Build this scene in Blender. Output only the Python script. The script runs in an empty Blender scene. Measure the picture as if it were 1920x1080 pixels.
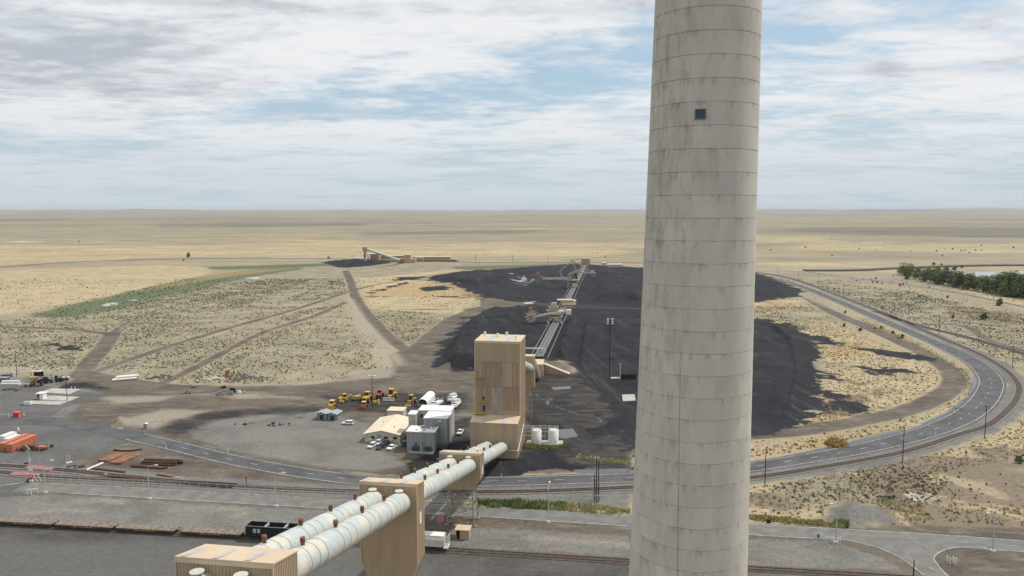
import bpy, math, random
import numpy as np
from mathutils import Vector, Matrix
R = math.radians
sc = bpy.context.scene
COL = sc.collection

# ------------------------------------------------------------------ camera
F = 1400.0; CX = 960.0; CY = 540.0; HORIZ = 393.0; H = 88.0
PITCH = math.atan((CY - HORIZ) / F)
cd = bpy.data.cameras.new('camera'); cam = bpy.data.objects.new('camera', cd); COL.objects.link(cam)
cam.location = (0, 0, H); cam.rotation_euler = (math.pi / 2 - PITCH, 0, 0)
cd.sensor_width = 36.0; cd.lens = F / 1920 * 36; cd.clip_start = 0.5; cd.clip_end = 200000
sc.camera = cam

# ------------------------------------------------------------------ sun and sky
SUN_EL, SUN_AZ = 56.0, 69.0          # azimuth clockwise from +Y (view direction): to the right
sd_ = bpy.data.lights.new('sun', 'SUN'); sun = bpy.data.objects.new('sun', sd_); COL.objects.link(sun)
sd_.energy = 3.6; sd_.angle = R(1.5); sd_.color = (1.0, 0.95, 0.87)
def sun_vec(el, azd):
    return Vector((math.sin(R(azd)) * math.cos(R(el)), math.cos(R(azd)) * math.cos(R(el)), math.sin(R(el))))
SV = sun_vec(SUN_EL, SUN_AZ)
sun.rotation_euler = SV.to_track_quat('Z', 'Y').to_euler()
w = bpy.data.worlds.new("World"); sc.world = w; w.use_nodes = True
nt = w.node_tree; nt.nodes.clear()
def N(nt, t, **k):
    n = nt.nodes.new(t)
    for a, b in k.items():
        if a.startswith('i_'): n.inputs[a[2:].replace('_', ' ')].default_value = b
        else: setattr(n, a, b)
    return n
def L(nt, a, b): nt.links.new(a, b)
def math_n(nt, op, a, b=None, c=None, clamp=False):
    n = nt.nodes.new('ShaderNodeMath'); n.operation = op; n.use_clamp = clamp
    for i, v in enumerate((a, b, c)):
        if v is None: continue
        if isinstance(v, (int, float)): n.inputs[i].default_value = v
        else: nt.links.new(v, n.inputs[i])
    return n.outputs[0]
def mixc(nt, fac, a, b, mode='MIX'):
    n = nt.nodes.new('ShaderNodeMix'); n.data_type = 'RGBA'; n.blend_type = mode; n.clamp_factor = True
    for s, v in ((0, fac), (6, a), (7, b)):
        if isinstance(v, (int, float)): n.inputs[s].default_value = v
        elif isinstance(v, tuple): n.inputs[s].default_value = (*v[:3], 1)
        else: nt.links.new(v, n.inputs[s])
    return n.outputs[2]
def ramp(nt, v, lo, hi, a=0.0, b=1.0, smooth=True):
    n = nt.nodes.new('ShaderNodeMapRange'); n.interpolation_type = 'SMOOTHSTEP' if smooth else 'LINEAR'
    n.clamp = True
    nt.links.new(v, n.inputs[0])
    for i, x in enumerate((lo, hi, a, b)): n.inputs[i + 1].default_value = x
    return n.outputs[0]
def noise(nt, vec, scale, detail=4, rough=0.55, dist=0.0):
    n = nt.nodes.new('ShaderNodeTexNoise'); n.inputs['Scale'].default_value = scale
    n.inputs['Detail'].default_value = detail; n.inputs['Roughness'].default_value = rough
    n.inputs['Distortion'].default_value = dist
    if vec is not None: nt.links.new(vec, n.inputs['Vector'])
    return n.outputs['Fac']
sky = N(nt, 'ShaderNodeTexSky', sky_type='NISHITA', sun_disc=False)
sky.sun_elevation = R(SUN_EL); sky.sun_rotation = R(SUN_AZ); sky.altitude = 200
sky.air_density = 1.0; sky.dust_density = 2.0
skc = N(nt, 'ShaderNodeVectorMath', operation='SCALE'); L(nt, sky.outputs[0], skc.inputs[0]); skc.inputs['Scale'].default_value = 0.14
tc = N(nt, 'ShaderNodeTexCoord')
sep = N(nt, 'ShaderNodeSeparateXYZ'); L(nt, tc.outputs['Generated'], sep.inputs[0])
zz = math_n(nt, 'MAXIMUM', sep.outputs[2], 0.0)
zd = math_n(nt, 'ADD', zz, 0.085)
ux = math_n(nt, 'DIVIDE', sep.outputs[0], zd); uy = math_n(nt, 'DIVIDE', sep.outputs[1], zd)
cmb = N(nt, 'ShaderNodeCombineXYZ'); L(nt, ux, cmb.inputs[0]); L(nt, uy, cmb.inputs[1])
def shift(nt, v, off, sclv=(1, 1, 1)):
    m = nt.nodes.new('ShaderNodeMapping'); nt.links.new(v, m.inputs[0]); m.inputs[1].default_value = off; m.inputs[3].default_value = sclv
    return m.outputs[0]
P = shift(nt, cmb.outputs[0], (3.1, 1.7, 0), (1.0, 1.5, 1))
n_big = noise(nt, P, 0.55, 3, 0.5, 0.3)
n_mid = noise(nt, shift(nt, P, (9, 4, 2)), 1.9, 9, 0.62, 0.25)
n_fin = noise(nt, shift(nt, P, (1, 8, 5)), 5.0, 8, 0.65, 0.2)
# direction blobs: (azimuth from +Y in rad = x/y, elevation z/y)
ax = math_n(nt, 'DIVIDE', sep.outputs[0], math_n(nt, 'MAXIMUM', sep.outputs[1], 0.05))
ay = math_n(nt, 'DIVIDE', sep.outputs[2], math_n(nt, 'MAXIMUM', sep.outputs[1], 0.05))
def blob(px, py, sx, sy):
    th = math.atan((CY - py) / F) - PITCH
    x0 = (px - CX) / F; y0 = math.tan(th)
    a = math_n(nt, 'MULTIPLY', math_n(nt, 'SUBTRACT', ax, x0), F / sx)
    b = math_n(nt, 'MULTIPLY', math_n(nt, 'SUBTRACT', ay, y0), F / sy)
    r = math_n(nt, 'ADD', math_n(nt, 'MULTIPLY', a, a), math_n(nt, 'MULTIPLY', b, b))
    return math_n(nt, 'POWER', 2.718, math_n(nt, 'MULTIPLY', r, -1.0))
cov = math_n(nt, 'ADD', math_n(nt, 'MULTIPLY', n_big, 0.55), math_n(nt, 'MULTIPLY', n_mid, 0.56))
cov = math_n(nt, 'ADD', cov, math_n(nt, 'MULTIPLY', n_fin, 0.30))
for (px, py, sx, sy, k) in ((960, 160, 330, 45, -0.17), (560, 185, 240, 35, -0.12), (1120, 95, 260, 25, -0.06), (1520, 70, 120, 18, -0.08),
                            (1780, 215, 300, 22, -0.12), (650, 40, 140, 25, -0.08), (1450, 230, 200, 25, -0.08),
                            (200, 110, 420, 90, 0.16), (700, 80, 300, 50, 0.08), (1750, 100, 300, 60, 0.10), (700, 270, 700, 45, 0.03)):
    cov = math_n(nt, 'ADD', cov, math_n(nt, 'MULTIPLY', blob(px, py, sx, sy), k))
cmask = ramp(nt, cov, 0.54, 0.76)
# grey undersides
shade = math_n(nt, 'ADD', math_n(nt, 'MULTIPLY', noise(nt, shift(nt, P, (2, 3, 7)), 1.5, 9, 0.62, 0.3), 1.0), math_n(nt, 'MULTIPLY', n_fin, 0.5))
for (px, py, sx, sy, k) in ((150, 110, 300, 75, 0.30), (60, 50, 200, 60, 0.15), (560, 10, 500, 22, 0.15), (1750, 130, 200, 26, 0.22),
                            (1880, 60, 120, 60, 0.12), (330, 20, 160, 14, -0.2), (700, 90, 220, 40, -0.08), (1620, 80, 200, 26, -0.12)):
    shade = math_n(nt, 'ADD', shade, math_n(nt, 'MULTIPLY', blob(px, py, sx, sy), k))
sh = ramp(nt, shade, 0.74, 1.12)
cloudc = mixc(nt, sh, (0.96, 0.97, 0.985), (0.54, 0.58, 0.645))
hz = ramp(nt, sep.outputs[2], 0.0, 0.16)
base = mixc(nt, hz, (0.60, 0.70, 0.77), mixc(nt, 0.7, skc.outputs[0], (0.50, 0.68, 0.82)))
allc = mixc(nt, math_n(nt, 'MULTIPLY', cmask, ramp(nt, sep.outputs[2], 0.005, 0.14, 0.25, 0.97)), base, cloudc)
grd = ramp(nt, sep.outputs[2], -0.02, 0.0)
allc = mixc(nt, grd, (0.16, 0.14, 0.12), allc)
bg = N(nt, 'ShaderNodeBackground'); L(nt, allc, bg.inputs[0]); bg.inputs[1].default_value = 1.0
wo = N(nt, 'ShaderNodeOutputWorld'); L(nt, bg.outputs[0], wo.inputs[0])
w.cycles.sampling_method = 'MANUAL'; w.cycles.sample_map_resolution = 512
sc.view_settings.view_transform = 'Standard'; sc.view_settings.look = 'None'; sc.view_settings.exposure = -0.14; sc.view_settings.gamma = 1.0
sc.view_settings.use_curve_mapping = False
sc.cycles.use_denoising = True
sc.cycles.max_bounces = 5; sc.cycles.diffuse_bounces = 2; sc.cycles.glossy_bounces = 2; sc.cycles.transmission_bounces = 2
sc.cycles.volume_bounces = 0; sc.cycles.transparent_max_bounces = 8

# ------------------------------------------------------------------ pixel helpers
CP, SP = math.cos(PITCH), math.sin(PITCH)
def ray(px, py):
    a = (px - CX) / F; b = -(py - CY) / F
    return Vector((a, CP + b * SP, -SP + b * CP))
def G(px, py, z=0.0):
    d = ray(px, py); t = (z - H) / d.z
    return Vector((d.x * t, d.y * t, z))
def AT(px, py, Y):
    d = ray(px, py); t = Y / d.y
    return Vector((d.x * t, Y, H + d.z * t))
def rnd(a, b): return random.uniform(a, b)
def smooth_line(pts, n=8):
    """Catmull-Rom through 2-D points"""
    P_ = [np.array(p[:2], float) for p in pts]
    P_ = [2 * P_[0] - P_[1]] + P_ + [2 * P_[-1] - P_[-2]]
    out = []
    for i in range(1, len(P_) - 2):
        p0, p1, p2, p3 = P_[i - 1:i + 3]
        for k in range(n):
            t = k / n
            out.append(0.5 * ((2 * p1) + (-p0 + p2) * t + (2 * p0 - 5 * p1 + 4 * p2 - p3) * t * t + (-p0 + 3 * p1 - 3 * p2 + p3) * t ** 3))
    out.append(P_[-2])
    return np.array(out)
def gl(pts, n=8):
    return smooth_line([G(*p) for p in pts], n)

# ------------------------------------------------------------------ object helpers
def tag(o, label=None, cat=None, group=None, kind=None):
    if label: o['label'] = label
    if cat: o['category'] = cat
    if group: o['group'] = group
    if kind: o['kind'] = kind
    return o
class MB:
    def __init__(s): s.v = []; s.f = []; s.sm = []
    def add(s, vs, fs, smooth=False):
        b = len(s.v); s.v += [tuple(v) for v in vs]
        s.f += [tuple(i + b for i in f) for f in fs]; s.sm += [smooth] * len(fs)
        return s
    def box(s, x0, x1, y0, y1, z0, z1, rz=0.0, c=None):
        vs = [(x, y, z) for z in (z0, z1) for x, y in ((x0, y0), (x1, y0), (x1, y1), (x0, y1))]
        if rz:
            cx, cy = c or ((x0 + x1) / 2, (y0 + y1) / 2); a, b = math.cos(rz), math.sin(rz)
            vs = [(cx + (x - cx) * a - (y - cy) * b, cy + (x - cx) * b + (y - cy) * a, z) for x, y, z in vs]
        return s.add(vs, [(0, 3, 2, 1), (4, 5, 6, 7), (0, 1, 5, 4), (1, 2, 6, 5), (2, 3, 7, 6), (3, 0, 4, 7)])
    def cyl(s, p0, p1, r0, r1=None, n=10, smooth=True, caps=True):
        p0 = Vector(p0); p1 = Vector(p1); r1 = r0 if r1 is None else r1
        d = (p1 - p0).normalized(); u = d.orthogonal().normalized(); q = d.cross(u)
        vs = []
        for p, r in ((p0, r0), (p1, r1)):
            for k in range(n):
                a = 2 * math.pi * k / n; vs.append(p + (u * math.cos(a) + q * math.sin(a)) * r)
        s.add(vs, [(k, (k + 1) % n, n + (k + 1) % n, n + k) for k in range(n)], smooth)
        if caps:
            s.add(vs[:n], [tuple(range(n - 1, -1, -1))]); s.add(vs[n:], [tuple(range(n))])
        return s
    def bar(s, p0, p1, w=0.1, h=None):
        p0 = Vector(p0); p1 = Vector(p1); h = h or w
        d = (p1 - p0).normalized(); u = d.cross(Vector((0, 0, 1)))
        u = Vector((1, 0, 0)) if u.length < 1e-3 else u.normalized()
        q = u.cross(d).normalized(); vs = []
        for p in (p0, p1):
            for a, b in ((-1, -1), (1, -1), (1, 1), (-1, 1)): vs.append(p + u * a * w / 2 + q * b * h / 2)
        return s.add(vs, [(0, 3, 2, 1), (4, 5, 6, 7), (0, 1, 5, 4), (1, 2, 6, 5), (2, 3, 7, 6), (3, 0, 4, 7)])
    def prism(s, poly, axis, a0, a1):
        """poly: 2-D outline (counter-clockwise) in the plane normal to axis, extruded from a0 to a1"""
        def m(p, a):
            if axis == 'x': return (a, p[0], p[1])
            if axis == 'y': return (p[0], a, p[1])
            return (p[0], p[1], a)
        n = len(poly); vs = [m(p, a0) for p in poly] + [m(p, a1) for p in poly]
        fs = [(k, (k + 1) % n, n + (k + 1) % n, n + k) for k in range(n)] + [tuple(range(n - 1, -1, -1)), tuple(range(n, 2 * n))]
        if axis == 'y': fs = [tuple(reversed(f)) for f in fs]
        return s.add(vs, fs)
    def lathe(s, prof, n=16, c=(0, 0), smooth=True):
        vs = []; m = len(prof)
        for r, z in prof:
            for k in range(n):
                a = 2 * math.pi * k / n; vs.append((c[0] + r * math.cos(a), c[1] + r * math.sin(a), z))
        fs = [(i * n + k, i * n + (k + 1) % n, (i + 1) * n + (k + 1) % n, (i + 1) * n + k) for i in range(m - 1) for k in range(n)]
        s.add(vs, fs, smooth)
        if prof[0][0] > 0.001: s.add(vs[:n], [tuple(range(n - 1, -1, -1))])
        if prof[-1][0] > 0.001: s.add(vs[-n:], [tuple(range(n))])
        return s
    def xf(s, M):
        s.v = [tuple(M @ Vector(v)) for v in s.v]; return s
    def join(s, o):
        b = len(s.v); s.v += o.v; s.f += [tuple(i + b for i in f) for f in o.f]; s.sm += o.sm; return s
    def build(s, name, mat, parent=None, loc=None, rz=None):
        me = bpy.data.meshes.new(name); me.from_pydata([tuple(v) for v in s.v], [], s.f)
        me.polygons.foreach_set('use_smooth', s.sm)
        if mat: me.materials.append(mat)
        me.update()
        o = bpy.data.objects.new(name, me); COL.objects.link(o)
        if parent: o.parent = parent
        if loc is not None: o.location = loc
        if rz is not None: o.rotation_euler = (0, 0, rz)
        return o
def thing(name, label, cat, loc=(0, 0, 0), rz=0.0, group=None):
    o = bpy.data.objects.new(name, None); COL.objects.link(o); o.location = loc; o.rotation_euler = (0, 0, rz)
    o.empty_display_size = 0.5
    return tag(o, label, cat, group)
def single(name, mb, mat, label, cat, loc=(0, 0, 0), rz=0.0, group=None):
    return tag(mb.build(name, mat, None, loc, rz), label, cat, group)
KIDS = {}
def dup(root, loc, rz, label, group=None):
    r = root.copy(); COL.objects.link(r); r.location = loc; r.rotation_euler = (0, 0, rz); r['label'] = label
    if group: r['group'] = group
    for ch in list(root.children):
        c = ch.copy(); COL.objects.link(c); c.parent = r
        for g in list(ch.children):
            d = g.copy(); COL.objects.link(d); d.parent = c
    return r
ORD = ['first', 'second', 'third', 'fourth', 'fifth', 'sixth', 'seventh', 'eighth', 'ninth', 'tenth', 'eleventh', 'twelfth', 'thirteenth',
       'fourteenth', 'fifteenth', 'sixteenth', 'seventeenth', 'eighteenth', 'nineteenth', 'twentieth', 'twenty-first', 'twenty-second',
       'twenty-third', 'twenty-fourth', 'twenty-fifth', 'twenty-sixth', 'twenty-seventh', 'twenty-eighth', 'twenty-ninth', 'thirtieth']
ORD += ['thirty-' + o for o in ORD[:9]] + ['fortieth'] + ['forty-' + o for o in ORD[:9]] + ['fiftieth']

# ------------------------------------------------------------------ materials
def mat(name, col, rough=0.8, var=0.0, vscale=1.0, col2=None, metal=0.0, spec=0.3, bump=0.0, bscale=8.0, streak=False, thr=(0.35, 0.65)):
    m = bpy.data.materials.new(name); m.use_nodes = True; nt = m.node_tree
    b = nt.nodes['Principled BSDF']; b.inputs['Roughness'].default_value = rough; b.inputs['Metallic'].default_value = metal
    b.inputs['Specular IOR Level'].default_value = spec
    b.inputs['Base Color'].default_value = (*col, 1)
    tcn = nt.nodes.new('ShaderNodeTexCoord'); v = tcn.outputs['Object']
    if streak: v = shift(nt, v, (0, 0, 0), (1, 1, 0.12))
    if var or col2:
        f = noise(nt, v, vscale, 6, 0.6)
        c2 = col2 or tuple(c * (1 - var) for c in col)
        c1 = col if col2 else tuple(min(1, c * (1 + var)) for c in col)
        L(nt, mixc(nt, ramp(nt, f, *thr), c1, c2), b.inputs['Base Color'])
    if bump:
        bn = nt.nodes.new('ShaderNodeBump'); bn.inputs['Strength'].default_value = bump; bn.inputs['Distance'].default_value = 0.1
        L(nt, noise(nt, v, bscale, 5), bn.inputs['Height']); L(nt, bn.outputs[0], b.inputs['Normal'])
    return m
# ------------------------------------------------------------------ ground: one sheet to the horizon
RT = 'ground'
def psd(P_, poly):
    """signed distance, positive inside; P_ (N,2)"""
    poly = np.asarray(poly, float)[:, :2]; n = len(poly)
    out = np.full(len(P_), -400.0)
    lo = poly.min(0) - 60; hi = poly.max(0) + 60
    sel = np.where((P_[:, 0] > lo[0]) & (P_[:, 0] < hi[0]) & (P_[:, 1] > lo[1]) & (P_[:, 1] < hi[1]))[0]
    if not len(sel): return out
    Q = P_[sel]; d2 = np.full(len(Q), 1e18); ins = np.zeros(len(Q), bool)
    for i in range(n):
        a = poly[i]; b = poly[(i + 1) % n]; e = b - a; w_ = Q - a
        t = np.clip((w_ @ e) / max(e @ e, 1e-9), 0, 1); d = w_ - t[:, None] * e
        d2 = np.minimum(d2, (d ** 2).sum(1))
        c = ((a[1] > Q[:, 1]) != (b[1] > Q[:, 1]))
        with np.errstate(divide='ignore', invalid='ignore'):
            xi = a[0] + (Q[:, 1] - a[1]) * e[0] / (e[1] if abs(e[1]) > 1e-9 else 1e-9)
        ins ^= c & (Q[:, 0] < xi)
    d = np.sqrt(d2); out[sel] = np.where(ins, d, -d)
    return out
def lsd(P_, line, wd):
    line = np.asarray(line, float)[:, :2]; out = np.full(len(P_), -400.0)
    lo = line.min(0) - 60; hi = line.max(0) + 60
    sel = np.where((P_[:, 0] > lo[0]) & (P_[:, 0] < hi[0]) & (P_[:, 1] > lo[1]) & (P_[:, 1] < hi[1]))[0]
    if not len(sel): return out
    Q = P_[sel]; d2 = np.full(len(Q), 1e18)
    for i in range(len(line) - 1):
        a = line[i]; e = line[i + 1] - a; w_ = Q - a
        t = np.clip((w_ @ e) / max(e @ e, 1e-9), 0, 1); d = w_ - t[:, None] * e
        d2 = np.minimum(d2, (d ** 2).sum(1))
    out[sel] = wd / 2 - np.sqrt(d2); return out
s1 = np.concatenate([np.array([60000, 12000, 6000, 4000, 3000, 2400, 2000, 1850]), np.arange(1700, 720, -9.0), np.arange(720, 150, -2.2), np.arange(150, 60, -1.2), np.arange(60, 3.0, -0.6), np.array([2.6, 2.2, 1.9])])
YS = 123200.0 / s1
c1 = np.concatenate([np.arange(-900, -20, 10.0), np.arange(-20, 1940, 3.0), np.arange(1940, 2900, 10.0)])
CS = (c1 - 960) / 1400.0
NR, NC = len(YS), len(CS)
XX = CS[None, :] * YS[:, None]; YY = np.repeat(YS[:, None], NC, 1)
PP = np.stack([XX.ravel(), YY.ravel()], 1)
def gp(pts): return np.array([G(*p)[:2] for p in pts])
def cls(polys=(), lines=()):
    o = np.full(len(PP), -400.0)
    for p in polys: o = np.maximum(o, psd(PP, gp(p)))
    for pts, wd in lines: o = np.maximum(o, lsd(PP, gl(pts, 4), wd))
    return o
ROADA = [(0, 789), (90, 790), (180, 800), (260, 820), (334, 837.5), (428, 860.5), (520, 878.5), (592, 890), (680, 900.5), (780, 904.5), (908, 903.5), (1045, 900), (1182, 895.5),
         (1300, 888), (1405, 876), (1535, 856), (1626, 839), (1729, 813), (1790, 790), (1820, 773), (1845, 750), (1858, 725), (1856, 709),
         (1843, 692), (1820, 675), (1770, 650), (1698, 619), (1617, 584), (1558, 559), (1498, 535.5), (1441, 520), (1400, 514), (1330, 510)]
RAIL1 = [(-120, 866), (0, 873), (102, 880.5), (320, 902), (467, 913), (679, 922), (887, 923), (1023, 921), (1182, 914.5), (1300, 907), (1404, 897), (1520, 880), (1689, 849), (1802, 814),
         (1854, 797), (1896, 762), (1910, 737), (1907, 717), (1884, 693), (1842, 667), (1780, 640), (1721, 615), (1656, 587), (1587, 560), (1522, 535), (1469, 519), (1400, 509), (1300, 505)]
RAIL2 = [(-100, 880), (0, 886), (83, 893), (320, 905), (440, 912)]
RAIL3 = [(1640, 583), (1721, 610), (1818, 634), (1925, 665), (2060, 708)]
RAILB = [(-220, 968), (0, 982), (460, 1008), (860, 1033), (1178, 1053), (1633, 1080), (1900, 1098)]
RAILF = [(-120, 509), (0, 501), (150, 491), (350, 485.5), (600, 485), (900, 492), (1190, 493), (1290, 497), (1400, 507)]
ROADB = [(40, 913), (120, 916), (320, 927), (653, 946.5), (887, 958.5), (1180, 977), (1402, 992.5), (1600, 1003.5), (1760, 1013), (1920, 1024.5), (2100, 1037)]
LOOPD = [(1440, 528), (1507, 555), (1558, 584), (1632, 616), (1706, 649), (1759, 678), (1786, 702), (1790, 717), (1774, 735), (1735, 756), (1676, 776), (1617, 788), (1558, 799), (1480, 810), (1380, 818)]
dirt = cls([
    [(-300, 700), (0, 735), (60, 735), (140, 712), (150, 696), (180, 698), (260, 712), (340, 722), (480, 724), (600, 720), (650, 704), (735, 690), (728, 664), (760, 655), (785, 662), (812, 694), (890, 702), (990, 735), (1180, 735), (1410, 800), (1410, 830), (1182, 850), (1182, 886), (900, 890), (760, 893), (690, 888), (600, 884), (520, 872), (428, 856), (334, 832), (250, 806), (150, 790), (-300, 775)],
    [(-400, 760), (-100, 800), (140, 905), (320, 915), (700, 935), (900, 945), (1180, 965), (1400, 980), (1620, 990), (2500, 1030), (2500, 1400), (-800, 1400)],
    [(760, 655), (830, 600), (880, 578), (1000, 560), (1080, 575), (1080, 700), (985, 740), (812, 694)],
    [(100, 880), (150, 856), (215, 834), (260, 832), (334, 846), (520, 886), (680, 910), (900, 912), (1180, 906), (1410, 886), (1410, 900), (1180, 925), (900, 940), (680, 932), (320, 912)],
    [(900, 560), (1210, 562), (1210, 595), (1000, 590), (900, 575)], [(980, 690), (1060, 655), (1200, 690), (1200, 790), (985, 790)], [(1700, 985), (1560, 990), (1420, 985), (1420, 1000), (1920, 1040), (2300, 1060), (2300, 1000), (1920, 990)]],
    [(LOOPD, 11.5), ([(648, 508), (658, 530), (668, 560), (700, 602), (740, 641), (785, 672)], 9.5), ([(657, 546), (560, 578), (440, 612), (330, 645), (250, 672), (170, 700)], 6.5),
     ([(648, 567), (590, 592), (500, 621), (430, 655), (350, 697), (290, 724)], 6.5), ([(-60, 612), (0, 613), (120, 617), (205, 626)], 7), ([(212, 624), (195, 650), (168, 680), (150, 705)], 11),
     ([(212, 624), (240, 605), (330, 583), (450, 556)], 4.0), ([(680, 553), (800, 560), (910, 562)], 4), ([(690, 579), (800, 580), (885, 580), (960, 570)], 5),
     ([(1733, 609), (1780, 607.6), (1818, 615), (1842, 631), (1884, 649), (1920, 658), (2000, 680)], 7), ([(1410, 593), (1500, 598), (1600, 602), (1680, 605)], 3.5),
     ([(140, 905), (300, 913), (700, 935)], 6), ([(600, 495), (660, 503), (720, 500), (760, 492)], 8), ([(660, 545), (700, 535), (760, 525), (800, 520)], 5),
     ([(-80, 560), (0, 551), (160, 545), (400, 541)], 1), ([(0, 519), (200, 514), (420, 508)], 3), ([(0, 594), (80, 585), (160, 572)], 3)])
brown = cls([[(1600, 880), (1700, 862), (1920, 850), (2300, 860), (2300, 1100), (1600, 1010), (1560, 985), (1640, 965), (1640, 920)], [(1640, 730), (1560, 745), (1540, 790), (1640, 775)], [(1790, 575), (1930, 590), (1930, 612), (1800, 600)], [(1404, 920), (1560, 900), (1640, 885), (1640, 900), (1404, 945)]])
scrub = cls([[(1470, 428), (1700, 426), (2300, 430), (2300, 450), (1850, 446), (1650, 441), (1480, 434)], [(1600, 396), (1760, 396), (1780, 398), (1600, 399)], [(300, 420), (700, 415), (690, 422), (320, 427)], [(650, 436), (1000, 432), (1000, 438), (700, 441)], [(-200, 412), (150, 410), (100, 415), (-200, 418)]])
dark = cls([[(985, 705), (1190, 690), (1190, 885), (1000, 880), (900, 893), (760, 890), (850, 825), (985, 800)], [(845, 790), (890, 780), (890, 885), (770, 885), (820, 850)], [(600, 742), (880, 735), (885, 772), (640, 775)], [(300, 790), (420, 770), (600, 755), (600, 770), (420, 785), (330, 815)],  # coal-stained ground; patch left of the tower also paints in its shadow
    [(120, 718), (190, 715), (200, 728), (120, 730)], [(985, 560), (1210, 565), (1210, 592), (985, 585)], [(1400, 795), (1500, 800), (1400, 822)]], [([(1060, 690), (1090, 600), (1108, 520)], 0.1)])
gravel = cls([[(1560, 952), (1590, 943), (1640, 948), (1680, 975), (1600, 990), (1550, 985)],
    [(352, 803), (400, 790), (470, 778), (600, 772), (690, 795), (700, 830), (760, 872), (700, 884), (620, 878), (520, 862), (430, 843), (370, 824)],
    [(-300, 700), (0, 712), (60, 706), (120, 708), (150, 725), (190, 738), (160, 750), (140, 770), (100, 790), (-300, 790)],
    [(140, 905), (320, 912), (700, 931), (900, 941), (1180, 958), (1180, 925), (1404, 903), (1404, 888), (1182, 907), (900, 916), (680, 913), (560, 905), (300, 890), (120, 872)],
    [(850, 985), (1180, 1005), (1180, 1045), (850, 1025)], [(1400, 1010), (1560, 1016), (1660, 1045), (1690, 1070), (1400, 1062)],
    [(-300, 935), (60, 926), (640, 958), (640, 985), (460, 1000), (-300, 965)]],
    [(RAIL1, 11), (RAIL2, 6)])
pale = cls([
    [(220, 788), (310, 768), (390, 770), (340, 792), (290, 803), (230, 797)], [(190, 745), (330, 742), (300, 752), (215, 757)], [(0, 688), (60, 684), (140, 690), (120, 696), (40, 698), (0, 706)], [(20, 720), (60, 716), (62, 724), (20, 728)],
    [(930, 860), (985, 868), (975, 890), (925, 888)],  [(1090, 840), (1180, 838), (1180, 872), (1110, 868)], [(640, 700), (740, 690), (735, 703), (660, 712)],
    [(660, 595), (675, 598), (700, 640), (730, 660), (745, 685), (720, 692), (690, 650)], [(425, 740), (480, 738), (500, 746), (440, 748)],
    [(1440, 530), (1490, 540), (1560, 575), (1640, 612), (1560, 580)]],
    [([(655, 560), (680, 600), (715, 640), (750, 682)], 7), ([(560, 720), (640, 712), (720, 706)], 6), ([(1000, 700), (1060, 700), (1075, 690), (1040, 672), (1010, 665)], 4),
     ([(140, 941), (190, 938), (230, 941)], .6), ([(50, 962), (110, 956), (170, 959)], .6), ([(330, 955), (400, 952), (460, 960), (440, 968)], .6), ([(1000, 1008), (1180, 1022)], .6), ([(1735, 797), (1800, 765), (1828, 735), (1822, 705)], 0.1), ([(330, 742), (420, 740), (560, 746)], 1.5)])
coal = cls([
    [(788, 522), (860, 509), (950, 503), (1080, 494), (1210, 502), (1430, 514), (1470, 528), (1505, 545), (1500, 556), (1440, 562), (1400, 572), (1210, 578), (1090, 572), (960, 566), (900, 556), (850, 533)],
    [(812, 690), (822, 662), (850, 622), (880, 594), (915, 580), (1000, 572), (1100, 578), (1200, 580), (1400, 596), (1480, 606), (1520, 625), (1538, 650), (1545, 700), (1543, 745), (1530, 780), (1480, 806), (1400, 815), (1180, 800), (1100, 720), (1060, 678), (1000, 668), (985, 700), (890, 694)],
    [(600, 492), (630, 488), (720, 488), (735, 493), (690, 499), (640, 502)], [(860, 487), (700, 488), (700, 491), (860, 491)],
    [(1175, 640), (1200, 650), (1200, 870), (1182, 860)], [(1000, 790), (1080, 800), (1185, 770), (1185, 800), (1100, 825), (1010, 800)],
    [(905, 893), (890, 880), (935, 870), (990, 850), (1060, 840), (1075, 860), (1110, 872), (1130, 888)], [(770, 870), (880, 820), (895, 870), (830, 895)],
    [(1600, 652), (1690, 660), (1752, 668), (1755, 676), (1700, 674), (1640, 664)], [(1620, 690), (1700, 690), (1720, 697), (1650, 702)], [(1700, 680), (1720, 682), (1712, 690)],
    [(1540, 730), (1580, 740), (1590, 748), (1540, 745)], [(1560, 755), (1610, 752), (1640, 772), (1600, 775)], [(1520, 625), (1560, 635), (1580, 650), (1530, 645)],
    [(1542, 700), (1590, 705), (1550, 715)], [(780, 540), (830, 536), (850, 543), (800, 547)], [(740, 520), (800, 518), (790, 524), (745, 526)], [(100, 645), (140, 650), (135, 660), (100, 655)],
    [(128, 720), (190, 718), (195, 726), (120, 728)], [(105, 655), (118, 656), (112, 664)], [(880, 600), (900, 590), (910, 640), (860, 650)]],
    [([(985, 735), (1020, 742), (1050, 755), (1100, 768), (1130, 785)], 2.5), ([(1066, 826), (1062, 848), (1045, 860), (1060, 880)], 3), ([(690, 549), (720, 542), (760, 530)], 6), ([(660, 557), (800, 555), (895, 559)], 1.5)])
cz_path = lsd(PP, gl([(1050, 692), (1082, 600), (1104, 520)], 4), 2)
brown = np.minimum(brown, 9)
asph = cls([
    [(-400, 785), (0, 778), (100, 782), (190, 797), (260, 812), (334, 829), (334, 846), (240, 832), (215, 838), (150, 862), (100, 879), (70, 905), (40, 930), (-400, 960)],
    [(-400, 985), (0, 986), (300, 1001), (460, 1011), (860, 1036), (1178, 1055), (1178, 1200), (-600, 1300)],
    [(0, 725), (60, 720), (160, 735), (200, 742), (170, 752), (120, 765), (95, 780), (0, 775)]])
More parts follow.
